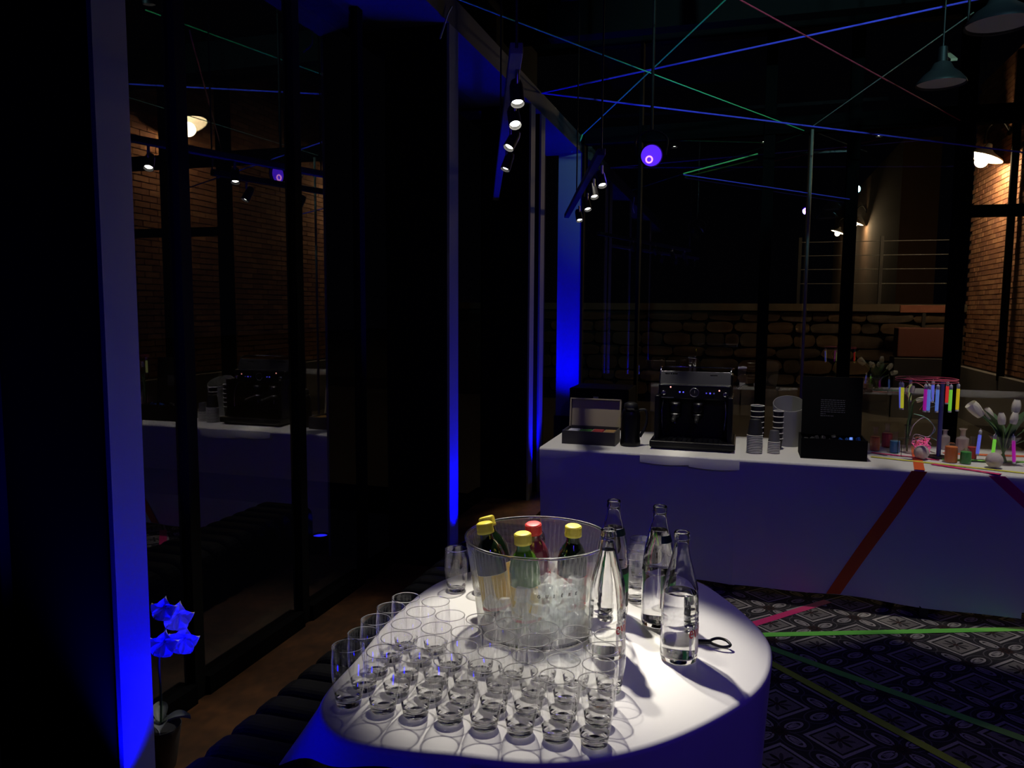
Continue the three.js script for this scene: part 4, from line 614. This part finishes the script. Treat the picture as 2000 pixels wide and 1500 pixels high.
{ // flared vase with a bunch of tulips
  const vx = 1.265, vz = -4.33, v = thing('flower_vase', 'flared clear glass vase at the right edge of the picture', 'vase', [vx, BY + 0.001, vz]);
  part(v, 'glass', lathe([[0, 0.001], [0.055, 0], [0.06, 0.004], [0.05, 0.03], [0.038, 0.06], [0.044, 0.1], [0.062, 0.13], [0.072, 0.142], [0.0705, 0.144]], 44), flaskGlass);
  const spec = [[-0.115, 0.235, 0.02, -0.75, 0.04, 0.35], [0.035, 0.255, 0.01, 0.05, 0.034, 0.1], [-0.03, 0.20, 0.05, -0.15, 0.03, 0.0], [0.015, 0.205, 0.055, 0.12, 0.03, 0.05], [0.095, 0.19, 0.03, 0.6, 0.036, 0.3], [0.125, 0.15, 0.04, 1.3, 0.034, 0.2], [-0.055, 0.215, -0.04, -0.4, 0.03, 0.1]];
  spec.forEach(([x, y, z, tz, s, op], i) => { const o = thing('tulip', ['wide open white tulip leaning left from the vase', 'tall white tulip at the top of the bunch', 'pinkish white tulip low at the front left of the bunch', 'greenish white tulip low at the front middle of the bunch', 'white tulip leaning right from the vase', 'white tulip drooping at the right picture edge', 'half hidden white tulip at the back of the bunch'][i], 'flower', [vx, BY + 0.012, vz], 0, 'tulips in the flared vase');
    const bx = -x * 0.14, bz = -z * 0.3; part(o, 'stem', tube([[bx, 0, bz], [x * 0.12, 0.075, z * 0.1], [x * 0.45, y * 0.7, z * 0.6], [x, y, z]], 0.0038, 30), stemM); tulipHead(o, [x, y - 0.004, z], s * 1.25, i === 0 ? 0.55 : op * 0.3, 0.1, -tz);
    part(o, 'leaf', bigLeaf(0.19 + 0.02 * (i % 3), 0.026, 0.55 - 0.1 * (i % 2)), leafM, [x * 0.1, 0.07, z * 0.1], [0, Math.atan2(-z, x) + 0.7 * (i % 2 ? 1 : -1), 0]); }); }

// ---------------------------------------------------------------- fluorescent adhesive strips
const tapeM = { orange: std([0.85, 0.12, 0.02], 0.6), magenta: std([0.80, 0.03, 0.2], 0.6), yellow: std([0.78, 0.75, 0.08], 0.6), green: std([0.2, 0.80, 0.10], 0.6), lime: std([0.48, 0.76, 0.04], 0.6) };
function tapeTop(x0, z0, x1, z1, w, m, label, y = BY + 0.0025) { const L = Math.hypot(x1 - x0, z1 - z0); const s = solo('tape_strip', box(L, 0.0008, w), tapeM[m], label, 'tape', [(x0 + x1) / 2, y, (z0 + z1) / 2]); s.rotation.y = -Math.atan2(z1 - z0, x1 - x0); }
tapeTop(0.95, -4.75, 0.83, FZ + 0.003, 0.045, 'orange', 'orange tape strip crossing the buffet top');
tapeTop(0.66, -4.32, 1.30, -4.10, 0.03, 'yellow', 'yellow tape strip along the front of the buffet top', BY + 0.0035);
tapeTop(0.68, -4.45, 0.98, -4.33, 0.03, 'magenta', 'magenta tape strip under the blue bottle', BY + 0.003);
tapeTop(0.92, -4.2, 1.17, FZ + 0.001, 0.035, 'magenta', 'magenta tape strip running to the front edge of the buffet', BY + 0.0042);
tapeTop(1.0, -4.35, 1.45, -4.42, 0.04, 'green', 'green tape strip beside the tulip vase', BY + 0.0048);
tapeTop(1.05, -4.55, 1.5, -4.6, 0.05, 'orange', 'orange tape strip behind the small red bottle', BY + 0.0035);
function tapeFront(x0, x1, y1, w, m, label, dx = 0) { // hangs down the cloth, following its slope and folds
  const ph = 2.0; solo('tape_strip', sheet((u, v) => { const t = v, y = lerp(BY - 0.004, y1, t), x = lerp(x0, x1, t) + (u - 0.5) * w, prof = keyed2(y), f = Math.max(0, (BY - 0.02 - y) / 0.7); return [x, y, prof + f * (0.022 * Math.sin(x * 5.3 + ph) + 0.012 * Math.sin(x * 11.7 + ph * 2)) + 0.0035]; }, 4, 30), tapeM[m], label, 'tape'); tapeM[m].side = THREE.DoubleSide; }
function keyed2(y) { const P = [[0.055, FZ - 0.09], [0.35, FZ - 0.055], [0.55, FZ - 0.02], [0.737, FZ], [0.75, FZ]]; for (let i = 0; i < P.length - 1; i++) if (y <= P[i + 1][0]) return lerp(P[i][1], P[i + 1][1], (y - P[i][0]) / (P[i + 1][0] - P[i][0])); return FZ; }
tapeFront(0.83, 0.488, 0.06, 0.068, 'orange', 'long orange tape strip running down the buffet cloth');
tapeFront(1.155, 1.312, 0.60, 0.07, 'magenta', 'magenta tape strip running down the buffet cloth at the right edge');
function tapeFloor(a, b, w, m, label, y = 0.0012) { const L = Math.hypot(b[0] - a[0], b[1] - a[1]); const s = solo('tape_strip', box(L, 0.0008, w), tapeM[m], label, 'tape', [(a[0] + b[0]) / 2, y, (a[1] + b[1]) / 2]); s.rotation.y = -Math.atan2(b[1] - a[1], b[0] - a[0]); }
tapeFloor([-0.35, -3.25], [0.47, -4.19], 0.045, 'magenta', 'magenta tape strip on the carpet running under the buffet');
tapeFloor([-0.3, -3.48], [2.2, -4.42], 0.045, 'green', 'green tape strip on the carpet along the buffet', 0.0022);
tapeFloor([-0.3, -3.785], [1.6, -2.635], 0.045, 'green', 'green tape strip on the carpet, the upper of two slanting to the right', 0.003);
tapeFloor([-0.3, -3.825], [1.1, -2.38], 0.04, 'lime', 'yellow green tape strip on the carpet, the lower of two slanting to the right', 0.004);

// black cabinet in the corner behind the buffet
{ const o = thing('corner_cabinet', 'black low cabinet in the corner behind the tea box', 'cabinet', [-1.0, 0, -5.75]); part(o, 'body', box(0.44, 0.92, 0.4, 0.01), M.blackMatte, [0, 0.47, 0]); part(o, 'door', box(0.4, 0.8, 0.016, 0.004), M.blackMatte, [0, 0.48, 0.208]); part(o, 'handle', bar([0.15, 0.55, 0.225], [0.15, 0.68, 0.225], 0.005), M.alu); }

scene.traverse((o) => { if (o.isMesh) { o.castShadow = true; o.receiveShadow = true; } });
renderer.render(scene, camera);
